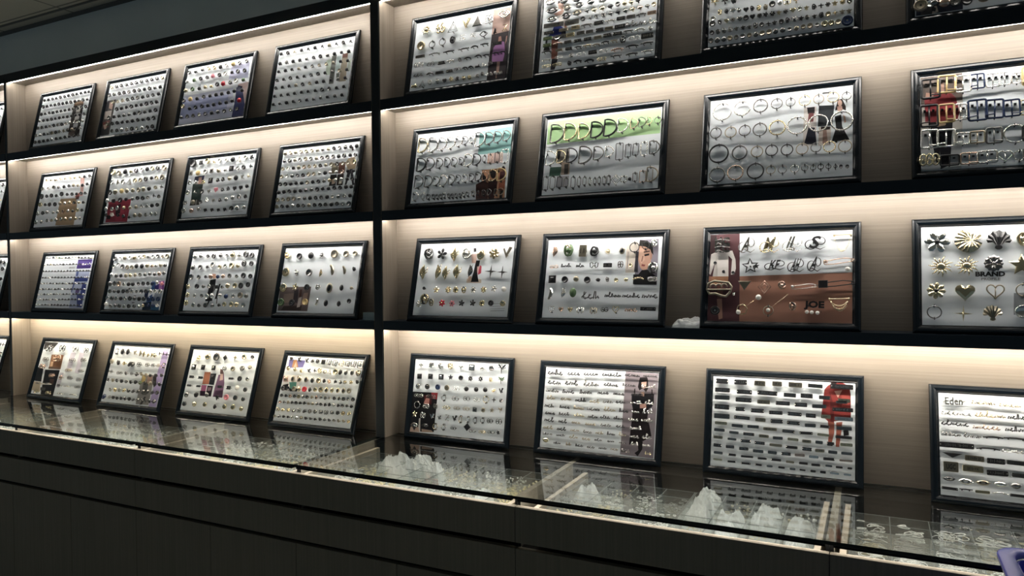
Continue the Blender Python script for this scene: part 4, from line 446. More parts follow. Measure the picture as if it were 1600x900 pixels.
def letters(g, s, w, h, n0, n1, mi=0, c=(0, 0), bold=.015, slant=0.):
    cu = bpy.data.curves.new('lettering', 'FONT'); cu.body = s; cu.size = 1.; cu.extrude = .5; cu.resolution_u = 2; cu.offset = bold
    ob = bpy.data.objects.new('lettering', cu); COL.objects.link(ob); dg = bpy.context.evaluated_depsgraph_get(); dg.update()
    me = ob.evaluated_get(dg).to_mesh(); vs = [v.co.copy() for v in me.vertices]; fs = [list(p.vertices) for p in me.polygons]
    x0 = min(v.x for v in vs); x1 = max(v.x for v in vs); y0 = min(v.y for v in vs); y1 = max(v.y for v in vs)
    out = [((v.x - (x0 + x1) / 2) / (x1 - x0) * w + c[0] + slant * ((v.y - (y0 + y1) / 2) / (y1 - y0)) * h, (v.y - (y0 + y1) / 2) / (y1 - y0) * h + c[1], n0 + (v.z + .5) * (n1 - n0)) for v in vs]
    ob.evaluated_get(dg).to_mesh_clear(); bpy.data.objects.remove(ob); bpy.data.curves.remove(cu)
    g.put(out, fs, mi)
NAMES = dict(b='button', k='rimmed_button', p='pearl_bead', o='ring', D='d_ring', r='rectangle_ring', u='buckle', O='oval_ring', s='star_stud',
  S='script_badge', f='flower_stud', h='heart_stud', H='heart_ring', x='cross_stud', t='triangle_stud', T='triangle_ring', q='square_stud', l='leaf_brooch',
  w='bow_stud', L='name_plate', c='crescent_stud', y='sunburst_brooch', j='shell_brooch', z='dragonfly_stud', B='bar_fitting', n='knot_brooch', v='chevron_stud',
  e='eye_stud', g='safety_pin', d='diamond_stud', a='oval_stud', i='flat_oval_stud', C='filigree_fitting', m='letter_brooch', J='letter_brooch', G='chain_brooch',
  E='script_badge', K='clasp_brooch', I='stick_pin', Q='hexagon_ring', R='shell_brooch', X='letter_plate', Z='letter_stud')
ALT = {'K': 'S', 'U': 'S', 'G': 'K', 'S': 'K', 'A': 'K', 'B': 'K', 'V': 'K', 'N': 'A', 'W': 'G', 'Y': 'B', 'R': 'A', 'M': 'K', 'P': 'A'}
CACHE = {}
def fitting(kind, mk, w_, h_, var, word=None):
    key = (kind, mk, w_, h_, var, word)
    if key in CACHE: return CACHE[key]
    rng = random.Random(repr(key)); g = G(True); w = w_ / 1000; h = h_ / 1000; R = w / 2
    mats = [MET[mk], MET[ALT[mk]]]
    if kind in 'oDrOuH' or kind == 'T': mats = [MET[mk], MET['K']]
    fr = max(.0011, min(.0021, w * .045))
    if kind == 'b':
        q = min(.006, R * .55); post(g, h=NH - q * .3)
        if var % 3 == 0: g.lathe([(R * .5, NH - q * .9), (R * .95, NH - q * .5), (R, NH), (R * .8, NH + q * .7), (R * .4, NH + q), (R * .05, NH + q * 1.1)], 16)
        elif var % 3 == 1: g.lathe([(R * .6, NH - q), (R, NH - q * .6), (R, NH + q * .3), (R * .88, NH + q * .6), (R * .8, NH + q * .35), (R * .05, NH + q * .3)], 16)
        else: g.lathe([(R * .7, NH - q * .8), (R, NH - q * .3), (R * .96, NH + q * .3), (R * .7, NH + q * .55), (R * .62, NH + q * .9), (R * .3, NH + q), (R * .05, NH + q)], 16)
    elif kind == 'k':
        q = min(.005, R * .5); post(g, h=NH - q * .5)
        g.lathe([(R * .6, NH - q), (R, NH - q * .5), (R, NH + q * .4), (R * .88, NH + q * .7), (R * .74, NH + q * .4)], 16)
        g.lathe([(R * .74, NH + q * .2), (R * .70, NH + q * .45), (R * .45, NH + q * .15), (R * .05, NH + q * .5)], 14, (0, 0), 1)
    elif kind == 'p': post(g, h=NH * .6); g.ball((0, 0, NH), R, 0, 14, 9)
    elif kind == 'o':
        g.tube(arc(0, 0, R - fr, R - fr, 0, 360 - 360 / 28, 28), fr, True, 7)
        if var % 2 and w > .04: g.tube(arc(0, 0, R - fr, R - fr, 0, 360 - 360 / 28, 28, NH - .003), fr, True, 7)
        clamp(g, R - fr)
    elif kind == 'D':
        Hh = h / 2; ww = R * .76
        for dz, sc in ((0, 1.),) + (((-.004, 1.0),) if w > .05 else ()):
            pts = [(-ww, -Hh * .96 * sc, NH + dz), (-ww, Hh * .96 * sc, NH + dz)] + arc(-ww * .7, 0, ww * 1.62 * sc, Hh * sc, 88, -88, 18, NH + dz)
            g.tube(pts, fr * 1.05, True, 7)
        g.box(-ww - .0022, -ww + .0022, Hh * .5, Hh * .72, 0, NH + .001, 1); g.box(-ww * .3, -ww * .3 + .003, -Hh - .003, -Hh + .003, 0, NH, 1)
    elif kind in 'ru':
        Hh = h / 2; t = max(.0016, min(w, h) * .075) if kind == 'u' else fr * 1.1
        q = min(w, h) * .12
        pts = []
        for cx, cy, a in ((R - q, Hh - q, 0), (-R + q, Hh - q, 90), (-R + q, -Hh + q, 180), (R - q, -Hh + q, 270)): pts += arc(cx, cy, q, q, a, a + 90, 4)
        g.tube(pts, t, True, 6)
        if kind == 'u':
            g.tube([(0, Hh, NH - .001), (0, -Hh, NH - .001)], t * .7, False, 6)
            g.tube([(0, -Hh * .6, NH + t), (-R * 1.12, -Hh * .72, NH + t * 1.6)] if var % 2 else [(0, -Hh * .7, NH + t), (R * 1.1, -Hh * .8, NH + t * 1.6)], t * .6, False, 6)
            for s in (-1, 1): g.box(s * R * .5 - .003, s * R * .5 + .003, Hh * .45, Hh * .7, 0, .004, 1)
            post(g, 0, -Hh, NH, 1, .0012)
        else: clamp(g, Hh)
    elif kind == 'O':
        Hh = h / 2
        pts = arc(0, Hh - R, R - fr, R - fr, 0, 180, 9) + arc(0, -Hh + R, R - fr, R - fr, 180, 360, 9) if h > w else arc(R - Hh, 0, Hh - fr, Hh - fr, 90, 270, 9) + arc(Hh - R, 0, Hh - fr, Hh - fr, -90, 90, 9)
        g.tube(pts, fr, True, 7); clamp(g, h / 2 - fr)
    elif kind == 's' and mk == 'K' and w > .04:
        post(g); g.tube([(x, y, NH) for x, y in poly_star(5, R, R * .42)], fr * 1.3, True, 6); g.prism([(x * .42 + R * .75, y * .42 - R * .1) for x, y in poly_star(5, R, R * .42)], NH - .001, NH + .003, .001, 0, .7)
    elif kind == 's': post(g); g.prism(poly_star(5, R, R * .45), NH - .002, NH + .002, .0015, 0, .75)
    elif kind == 'x':
        post(g); g.prism(poly_star(4, R, R * (.16 if w > .03 else .3)), NH - .0015, NH + .002, .0015, 0, .6); g.ball((0, 0, NH + .001), R * .2, 0, 8, 5)
    elif kind == 'f':
        post(g); k = 12 if mk in 'GU' and w > .043 else 6 if w > .06 else 5 + var % 4
        for i in range(k):
            a = 2 * math.pi * i / k + var; c_, s_ = math.cos(a), math.sin(a)
            pts = [(R * (.15 * c_) - R * q * s_, R * (.15 * s_) + R * q * c_) for q in (-.1, .1)]
            pet = [(.12, -.06), (.5, -.26), (.85, -.22), (1, 0), (.85, .22), (.5, .26), (.12, .06)]
            g.prism([(R * (x * c_ - y * s_), R * (x * s_ + y * c_)) for x, y in pet], NH - .001, NH + .0022 + .0008 * (i % 2), .0018, 0, .55)
        g.ball((0, 0, NH + .002), R * .24, 1 if var % 2 else 0, 10, 6)
    elif kind == 'y':
        post(g); g.lathe([(R * .3, NH - .002), (R * .38, NH), (R * .3, NH + .003), (R * .15, NH + .005), (R * .02, NH + .0055)], 14)
        k = 14
        for i in range(k):
            a = 2 * math.pi * i / k; L_ = R * (1. if i % 2 else .82)
            g.tube([(R * .3 * math.cos(a), R * .3 * math.sin(a), NH), (L_ * .7 * math.cos(a + .08), L_ * .7 * math.sin(a + .08), NH + .001), (L_ * math.cos(a - .03), L_ * math.sin(a - .03), NH)], [R * .075, R * .07, R * .02], False, 5)
    elif kind == 'h': post(g); g.prism(heart(w, h), NH - .002, NH + .003, .0025, 0, .6)
    elif kind == 'H': g.tube([(x, y, NH) for x, y in heart(w * .92, h * .92, 26)], fr, True, 6); g.tube([(0, h * .2, NH), (0, -h * .45, NH)], fr * .8, False, 6); post(g, 0, -h * .42, NH, 1)
    elif kind in 'tT':
        Hh = h / 2; up_ = kind == 'T' or (mk == 'G' and w > .03)
        pts = [(0, Hh), (-R, -Hh), (R, -Hh)] if up_ else [(0, -Hh), (R, Hh), (-R, Hh)]
        if kind == 't': post(g); g.prism(pts, NH - .0015, NH + .002, .0012, 0, .85)
        else: g.tube([(x, y, NH) for x, y in pts], fr * 1.2, True, 6); g.tube([(x * .55, y * .55 - Hh * .08, NH) for x, y in pts], fr * .8, True, 6); post(g, 0, -Hh, NH)
    elif kind == 'q':
        post(g); Hh = h / 2; g.prism([(-R, -Hh), (R, -Hh), (R, Hh), (-R, Hh)], NH - .002, NH + .002, .0012, 0, .86); g.prism([(-R * .5, -Hh * .5), (R * .5, -Hh * .5), (R * .5, Hh * .5), (-R * .5, Hh * .5)], NH + .002, NH + .0035, .001, 1 if var % 2 else 0, .7)
    elif kind == 'd':
        if mk in 'KG' and w < .03: post(g); g.prism([(0, -R), (R, 0), (0, R), (-R, 0)], NH - .0015, NH + .0025, .0015, 0, .7)
        else:
            for q in (1., .55): g.tube([(0, -R * q, NH), (R * q, 0, NH), (0, R * q, NH), (-R * q, 0, NH)], fr, True, 6)
            post(g, 0, -R, NH); post(g, 0, R, NH)
    elif kind == 'l':
        post(g); rr = h * .26; sway = .12 * h * (1 if var % 2 else -1)
        pts = [(-rr * math.sin(math.pi * t) * (1.1 - .5 * t) + sway * math.sin(3 * t), h * (t - .5)) for t in [i / 9 for i in range(10)]]
        pts += [(rr * math.sin(math.pi * t) * (1.1 - .5 * t) + sway * math.sin(3 * t), h * (t - .5)) for t in [i / 9 for i in range(8, 0, -1)]]
        g.prism(pts, NH - .0012, NH + .0025, .002, 0, .55)
        g.tube([(sway * math.sin(3 * t), h * (t - .58), NH + .0028) for t in [i / 8 for i in range(9)]], h * .018, False, 5)
        for i in range(2 + var % 2): g.tube([(0, h * (-.25 + .2 * i), NH + .002), (rr * 1.05, h * (-.05 + .2 * i), NH + .003), (rr * 1.3, h * (.12 + .2 * i), NH + .002)], [h * .03, h * .028, h * .008], False, 5)
    elif kind == 'w':
        post(g); Hh = h / 2
        for s in (-1, 1):
            g.tube([(0, 0, NH), (s * R * .55, Hh * .95, NH + .001), (s * R, Hh * .7, NH), (s * R * .92, -Hh * .6, NH), (s * R * .5, -Hh * .95, NH + .001)], max(.0012, Hh * .16), True, 6)
        g.ball((0, 0, NH + .001), Hh * .32, 1, 9, 6)
    elif kind in 'LX':
        Hh = h / 2; t = .0016
        q = min(Hh, .003)
        g.prism([(-R + q * .5, -Hh), (R - q * .5, -Hh), (R, -Hh + q * .5), (R, Hh - q * .5), (R - q * .5, Hh), (-R + q * .5, Hh), (-R, Hh - q * .5), (-R, -Hh + q * .5)], NH - t, NH + t * .5, .0008, 0, .96)
        post(g, -R * .7, 0, NH - t, 0, .0011); post(g, R * .7, 0, NH - t, 0, .0011)
        if kind == 'X': letters(g, word or 'UGC', w * .62, h * .5, NH + .0004, NH + .0016, 1)
        else:
            if w > .018:
                for s in (-1, 1): g.ball((s * R * .9, 0, NH + .0006), min(.0011, Hh * .3), 1, 7, 4)
            if h >= .009:
                x = -R * .66
                while x < R * .62:                 # worn raised lettering, too small to read
                    a = rng.uniform(.0012, .0024); e = Hh * rng.uniform(.3, .55)
                    if rng.random() < .8: g.box(x, x + .0009, -e, e, NH, NH + .0014, 1)
                    if rng.random() < .6: g.box(x, x + a, (k_ := rng.choice((-e, e, 0))) - .0004, k_ + .0004, NH, NH + .0014, 1)
                    x += a + .0007
    elif kind == 'c':
        post(g); tilt = math.radians(20 if mk == 'B' else -10); n = 12; o = []
        for i in range(n + 1): a = math.radians(-100 + 200 * i / n); o.append((R * .55 * math.cos(a) - R * .1, R * math.sin(a)))
        for i in range(n - 1, 0, -1): a = math.radians(-95 + 190 * i / n); o.append((R * .12 * math.cos(a) - R * .25, R * .86 * math.sin(a)))
        o = [(x * math.cos(tilt) - y * math.sin(tilt), x * math.sin(tilt) + y * math.cos(tilt)) for x, y in o]
        g.prism(o, NH - .002, NH + .003, .0025, 0, .8)
    elif kind == 'R':
        post(g); n = 33; ox = R * .25; vs = [(ox, 0, NH + .005)]; fs = []
        for i in range(n):
            a = math.radians(12 + 336 * i / (n - 1)); c_, s_ = math.cos(a), math.sin(a); k = 1 if i % 2 else 0
            vs.append(((R * c_ + ox) * .55, R * s_ * .55, NH + .0062 - .0018 * k)); vs.append((R * c_, R * s_, NH + .0015 - .0015 * k))
        for i in range(n - 1): fs += [(0, 1 + 2 * i, 3 + 2 * i), (1 + 2 * i, 2 + 2 * i, 4 + 2 * i, 3 + 2 * i)]
        g.put(vs, fs, 0); g.prism([(R * math.cos(math.radians(12 + 336 * i / 20)), R * math.sin(math.radians(12 + 336 * i / 20))) for i in range(21)] + [(ox, 0)], NH - .002, NH - .0005)
    elif kind == 'j':
        post(g); n = 15; vs = [(0, -R * .8, NH + .001)]; fs = []
        for i in range(n):
            a = math.radians(-15 + 210 * i / (n - 1)); rr = R * (1 if i % 2 else .9)
            vs.append((rr * math.cos(a) * .55, -R * .2 + rr * .45 * math.sin(a), NH + (.006 if i % 2 else .0035))); vs.append((rr * math.cos(a), -R * .1 + rr * math.sin(a), NH + (.003 if i % 2 else .0005)))
        for i in range(n - 1): fs += [(0, 1 + 2 * i, 3 + 2 * i), (1 + 2 * i, 2 + 2 * i, 4 + 2 * i, 3 + 2 * i)]
        g.put(vs, fs, 0); g.prism([(R * .3 * math.cos(i * .628), -R * .75 + R * .22 * math.sin(i * .628)) for i in range(10)], NH - .002, NH + .004, .002)
    elif kind == 'z':
        post(g); Hh = h / 2; g.tube([(0, Hh * .9, NH + .001), (0, 0, NH + .002), (0, -Hh * 1.1, NH)], [Hh * .16, Hh * .14, Hh * .05], False, 7)
        for s in (-1, 1):
            for a in (.45, -.1): g.prism([(0, Hh * .4), (s * R * .6, Hh * (.3 + a * 1.3)), (s * R, Hh * (.55 + a)), (s * R * .9, Hh * (.2 + a)), (s * R * .3, Hh * .1)], NH - .0006, NH + .0008, .0006)
    elif kind == 'B':
        rr = max(.0012, min(.003, h * .22)); b_ = .12 * h * (var % 3 - 1)
        g.tube([(-R, b_, NH + .001), (-R * .5, h * .1, NH + .002), (0, h * .14, NH + .0025), (R * .5, h * .1, NH + .002), (R, b_, NH + .001)], [rr * .7, rr, rr * 1.1, rr, rr * .7], False, 7)
        for s in (-1, 1): post(g, s * R * .62, 0, NH, 0, .0013); g.ball((s * R, b_, NH + .001), rr * .95, 0, 8, 5)
    elif kind == 'n':
        post(g)
        for i in range(3 + var % 2):
            a = 2.1 * i + var; g.tube([(R * .75 * math.cos(a + t * 1.6) * (1 - .45 * abs(t)), R * .8 * math.sin(a + t * 2.3), NH + .0035 * math.cos(3 * t + i)) for t in [q / 5 - 1 for q in range(11)]], max(.0011, R * .17), False, 6, i % 2 if var % 3 == 0 else 0)
        g.ball((0, 0, NH), R * .42, 0, 10, 6)
    elif kind == 'v':
        post(g, 0, -R * .5); t = R * .24
        g.prism([(0, -R), (R, R * .85), (R - 2.1 * t, R), (0, -R + 3 * t), (-R * .8 + 1.3 * t, R * .75), (-R * .8, R * .6)], NH - .0015, NH + .002, .0014, 0, .93)
    elif kind == 'K':
        Hh = h / 2; pts = [(-R, 0), (-R * .9, Hh * .7), (-R * .4, Hh), (R * .2, Hh * .85), (R * .75, Hh * .75), (R, Hh * .25), (R * .9, -Hh * .4), (R * .55, -Hh * .95), (R * .1, -Hh * .8), (-R * .3, -Hh * .55), (-R * .8, -Hh * .6)]
        g.tube([(x, y, NH) for x, y in pts], h * .075, True, 8); g.tube([(-R * .95, -Hh * .05, NH + .002), (R * .95, -Hh * .1, NH + .002)], h * .05, False, 7)
        for i in range(3): g.tube(arc(R * (-.5 + .45 * i), Hh * .2, R * .24, Hh * .4, 0, 180, 8, NH + .001), h * .05, False, 6)
        post(g, -R * .6, 0); post(g, R * .6, 0)
    elif kind == 'I': g.tube([(-R, -h / 2, NH), (R, h / 2, NH + .002)], .0005, False, 6); post(g, -R * .8, -h * .4, NH, 0, .0009); post(g, R * .5, h * .25, NH, 0, .0009)
    elif kind == 'Q': g.tube([(R * math.cos(math.radians(60 * i + 10)), R * math.sin(math.radians(60 * i + 10)), NH) for i in range(6)], fr * 1.1, True, 6); post(g, -R * .8, 0)
    elif kind == 'e':
        Hh = h / 2; pts = [(-R, 0, NH), (-R * .4, Hh * .8, NH), (0, Hh, NH), (R * .4, Hh * .8, NH), (R, 0, NH), (R * .4, -Hh * .8, NH), (0, -Hh, NH), (-R * .4, -Hh * .8, NH)]
        g.tube(pts, fr * 1.2, True, 6); post(g, 0, Hh, NH); post(g, 0, -Hh, NH)
        if mk == 'S': g.tube([(x * .55, y * .6, NH) for x, y, _ in pts], fr, True, 6); g.ball((0, 0, NH), Hh * .35)
    elif kind == 'g':
        Hh = h / 2; t = max(.0012, h * .06)
        g.tube([(R, Hh * .5, NH)] + [(x, y, NH) for x, y, _ in [(R * .4, Hh * .75, 0), (-R * .3, Hh * .45, 0), (-R * .9, Hh * .1, 0)]] + arc(-R * .85, -Hh * .3, R * .15, Hh * .4, 110, 270, 6) + [(0, -Hh * .55, NH), (R * .95, -Hh * .1, NH + .001)], t, False, 7)
        if mk == 'K': g.prism([(-R, -Hh * .9), (-R * .45, -Hh * .9), (-R * .45, Hh * .9), (-R, Hh * .9)], NH - .002, NH + .004, .002)
        else: g.ball((-R * .9, 0, NH + .003), Hh * .45, 0, 12, 7)
        g.tube(arc(R * .95, Hh * .2, Hh * .28, Hh * .28, 0, 330, 9), t, True, 6); post(g, R * .9, 0); post(g, -R * .8, 0)
    elif kind == 'a':
        q = min(.005, R * .4); Hh = h / 2; ax = .72
        post(g, h=NH - q * .4); g.lathe([(Hh * .7, NH - q), (Hh, NH - q * .4), (Hh, NH + q * .2), (Hh * .86, NH + q * .6)], 18, (0, 0), 0, ax); g.lathe([(Hh * .82, NH + q * .3), (Hh * .6, NH + q * .8), (Hh * .05, NH + q)], 18, (0, 0), 1 if var % 3 == 1 else 0, ax)
    elif kind == 'i':
        Hh = h / 2; post(g, 0, -Hh * .3, NH - .001); g.lathe([(R * .9, NH - .0016), (R, NH - .0006), (R * .97, NH + .0008), (R * .05, NH + .0014)], 20, (0, 0), 0, .84, h / w)
        for s in (-1, 1): g.tube([(s * R * .7, 0, NH), (s * R, 0, NH)], .0009, False, 5)
        if w > .03: g.lathe([(R * .7, NH + .0009), (R * .68, NH + .0019), (R * .6, NH + .0012)], 20, (0, 0), 1, .84, h / w)
    elif kind == 'C':
        Hh = h / 2; n = 2 if w < .035 else 3; st = w / n
        for i in range(n):
            x = -R + st * (i + .5); g.tube(arc(x, 0, st * .55, Hh * .85, 0, 340, 14, NH + .0012 * (i % 2)), max(.0009, Hh * .13), True, 6)
            g.tube([(x - st * .4, -Hh * .5, NH), (x, Hh * .3, NH + .002), (x + st * .4, -Hh * .3, NH)], max(.0008, Hh * .1), False, 5)
        for s in (-1, 1): g.ball((s * R, 0, NH), max(.0011, Hh * .2), 0, 8, 5); post(g, s * R * .6, 0, NH, 0, .0012)
    elif kind == 'S':
        if word: letters(g, word, w * .46, h * .8, NH - .001, NH + .002, bold=.02, slant=.3); post(g, -R * .2, 0, NH - .001); post(g, R * .2, 0, NH - .001); g.tube(arc(-R * .42, -h * .16, R * .58, h * .30, 40, 380, 18, NH + .002), [.0005 + .0011 * math.sin(math.pi * k / 17) for k in range(18)], False, 6); g.tube(arc(R * .55, h * .08, R * .42, h * .24, -170, 120, 12, NH + .002), [.0005 + .0009 * math.sin(math.pi * k / 11) for k in range(12)], False, 6); g.tube([(-R, -h * .42, NH), (-R * .3, -h * .28, NH + .002), (R * .5, -h * .46, NH + .001), (R, -h * .3, NH)], [.0006, .0017, .0014, .0006], False, 6)
        else: script(g, w, h, max(.0007, min(.0019, h * (.05 if h > .03 else .105))), rng)
        if h >= .03 and not word: g.tube(arc(-R * .3, -h * .1, R * .6, h * .32, 20, 380, 16), .0014, False, 6); g.tube([(0, h * .5, NH), (-R * .1, 0, NH), (R * .2, -h * .5, NH)], .0019, False, 6)
        elif h >= .013 and not word: g.tube([(-R, -h * .42, NH), (-R * .3, -h * .3, NH), (R * .3, -h * .34, NH), (R, -h * .3, NH)], .0007, False, 5)
    elif kind == 'E':
        letters(g, word or 'Eden', w * .72, h, NH - .001, NH + .0012); g.tube([(-R, 0, NH - .001), (R, 0, NH - .001)], .001, False, 6); post(g, -R * .8, 0); post(g, R * .8, 0)
    elif kind == 'Z':
        Hh = h / 2
        k = 3 if w > h and mk == 'W' else 2
        if mk == 'A' or h > w: pts = [(-R, Hh, NH), (R, Hh, NH), (-R, -Hh, NH), (R, -Hh, NH)]; g.tube(pts, .0015, False, 6)
        elif k == 3: g.tube([(-R + w * i / 8, Hh * (1 if i % 2 else -1), NH) for i in range(9)], .0012, False, 6)
        else:
            for i in range(3): g.tube([(-R, Hh * (i - 1) * .8, NH), (0, Hh * (i - 1) * .8 + .002, NH), (R, Hh * (i - 1) * .8, NH)], .001, False, 6)
        post(g)
    elif kind in 'mJ':
        letters(g, word, w, h, NH - .0015, NH + .002, bold=.045); post(g, -R * .6, 0, NH - .001); post(g, R * .6, 0, NH - .001)
        if kind == 'm': g.tube([(-R * 1.05, h * .1, NH + .002), (-R * .2, h * .25, NH + .002), (R * 1.05, h * .05, NH + .002)], .0014, False, 6); g.tube([(-R, -h * .45, NH), (-R * .5, -h * .2, NH + .003), (R * .2, -h * .5, NH)], .0014, False, 6)
        else:
            for x in (-.75, -.05, .7): g.tube([(x * R, -h * .5, NH), (x * R, -h * .8, NH)], .0007, False, 5)
    elif kind == 'G':
        Hh = h / 2; g.tube([(-R * .85, Hh * .9, NH), (R * .85, Hh * .95, NH)], .0018, False, 7)
        for s in (-1, 1): g.ball((s * R * .85, Hh * .9, NH + .001), .0036, 0, 10, 6); post(g, s * R * .8, Hh * .9)
        n = 15
        for q in ((1.,) if h > .045 else (1., .65)):
            for i in range(n + 1):
                t = i / n; g.ball((-R * .85 + w * .85 * t, Hh * .75 - (1.55 * Hh * q) * (1 - (2 * t - 1) ** 2), NH), .0021, 0, 7, 4)
        if h < .04:
            for i in range(2, n - 1): t = i / n; g.tube([(-R * .85 + w * .85 * t, Hh * .6 - 1.3 * Hh * (1 - (2 * t - 1) ** 2), NH), (-R * .85 + w * .85 * t + .002, Hh * .3 - 1.5 * Hh * (1 - (2 * t - 1) ** 2), NH)], .001, False, 5)
    me = g.mesh(NAMES[kind], mats); CACHE[key] = me
    return me

# ---------------------------------------------------------------- framed sample boards
FW, FH, BD = .44306, .3162, .0224
PROF = [(0, .005), (0, -.001), (.0018, -.0048), (.006, -.0072), (.011, -.0074), (.016, -.0052), (.0195, -.0018), (.0205, -.0022), (.0224, -.0004), (.0224, .0035)]
def moulding():
    g = G(); n = len(PROF)
    for side in range(4):                      # four mitred lengths
        vs = []
        for d, y in PROF:
            c = [(-FW / 2 + d, d), (FW / 2 - d, d), (FW / 2 - d, FH - d), (-FW / 2 + d, FH - d)]
            for k in (side, (side + 1) % 4): vs.append((c[k][0], y, c[k][1]))
        fs = [(2 * i, 2 * i + 1, 2 * (i + 1) + 1, 2 * (i + 1)) for i in range(n - 1)] + [(2 * (n - 1), 2 * (n - 1) + 1, 1, 0)]
        o = len(g.v); g.v += vs
        for i, f in enumerate(fs): g.f.append([q + o for q in f]); g.m.append(0); g.s.append(False)
    return g
MG = moulding(); FM = MG.mesh('frame_moulding', [M_FRAME])
import bmesh
b_ = bmesh.new(); b_.from_mesh(FM); bmesh.ops.recalc_face_normals(b_, faces=b_.faces); b_.to_mesh(FM); b_.free()
gb = G(); gb.box(-FW / 2 + BD - .004, FW / 2 - BD + .004, .0008, .0034, BD - .004, FH - BD + .004); BM = gb.mesh('backing_board', [M_PAPER])
CAMP = Vector((0, -2.2, EYE))
def flat_print(shapes, parent, level, name='photo_print'):
    vs = []; fs = []; mi = []; mats = []
    for i, sh in enumerate(shapes):
        hx, pts = sh.split(':'); m = hexmat(hx)
        if m not in mats: mats.append(m)
        o = len(vs); P = [tuple(float(q) / 1000 for q in p.split(',')) for p in pts.split()]
        y0, y1 = .00082, .00066 - .00005 * (i + 8 * level) - (0 if i else -.00003)
        a2 = sum(P[k][0] * P[(k + 1) % len(P)][1] - P[(k + 1) % len(P)][0] * P[k][1] for k in range(len(P)))
        if a2 < 0: P.reverse()
        k = len(P); vs += [(x, y1, z) for x, z in P] + [(x, y0, z) for x, z in P]
        fs.append([o + q for q in range(k)]); fs += [[o + q, o + k + q, o + k + (q + 1) % k, o + (q + 1) % k] for q in range(k)]
        mi += [mats.index(m)] * (k + 1)
    me = bpy.data.meshes.new(name); me.from_pydata(vs, [], fs)
    for m in mats: me.materials.append(m)
    me.polygons.foreach_set('material_index', mi); me.update()
    o = bpy.data.objects.new(name, me); COL.objects.link(o); o.parent = parent; return o
WORDS = {'37': ['HC', 'RC', 'A', 'M', 'IL', 'S', 'KF', 'AH', 'A', 'JOE']}
def frame(key, x, y, lean, yaw, z, label, items, prints, group):
    root = tag(empty('display_frame', (x, y, z + .0012), (-lean, 0, yaw)), label, 'framed sample board', group)
    for nm, me in (('frame_moulding', FM), ('backing_board', BM)):
        o = bpy.data.objects.new(nm, me); COL.objects.link(o); o.parent = root
    for i, p in enumerate(prints): flat_print(p.split('|'), root, i)
    rng = random.Random(key); words = list(WORDS.get(key, [])); rows = []
    for it in items.split():
        q = it[2:].split(','); w = int(q[2]); h = int(q[3]) if len(q) > 3 else w
        if it[0] in 'bk': w = h = max(8, w - w % 2 if w > 12 else w) + (2 if key in ('11', '12', '14', '24') else 0)
        xx = max(-.194, min(.194, int(q[0]) / 1000)); zz = max(.030, min(.289, int(q[1]) / 1000))
        var = rng.randrange(6)
        word = words.pop(0) if words and (it[0] in 'mJ' or (it[0] == 'S' and h > 30)) else None
        rows.append((NAMES[it[0]], fitting(it[0], it[1], w, h, var, word), xx, zz, rng.uniform(-.12, .12) if it[0] in 'bkfsnjyp' else rng.uniform(-.03, .03)))
    by = {}
    for r in rows: by.setdefault(r[0], []).append(r)
    rot = root.rotation_euler.to_matrix()
    for nm, L_ in by.items():
        L_.sort(key=lambda r: (root.location + rot @ Vector((r[2], 0, r[3])) - CAMP).length)
        for r in L_[:100]:
            o = bpy.data.objects.new(nm, r[1]); COL.objects.link(o); o.parent = root; o.location = (r[2], .0008, r[3]); o.rotation_euler = (0, r[4], 0)
        if L_[100:]:
            vs = []; fs = []; mi = []; mats = []
            for r in L_[100:]:
                for m in r[1].materials:
                    if m not in mats: mats.append(m)
                o0 = len(vs); mt = Matrix.Translation((r[2], .0008, r[3])) @ Matrix.Rotation(r[4], 4, 'Y')
                vs += [mt @ v.co for v in r[1].vertices]
                for p in r[1].polygons: fs.append([q + o0 for q in p.vertices]); mi.append(mats.index(r[1].materials[p.material_index]))
            me = bpy.data.meshes.new(nm); me.from_pydata(vs, [], fs)
            for m in mats: me.materials.append(m)
            me.polygons.foreach_set('material_index', mi); me.polygons.foreach_set('use_smooth', [True] * len(fs)); me.update()
            o = bpy.data.objects.new(nm, me); COL.objects.link(o); o.parent = root; o['kind'] = 'stuff'
    return root
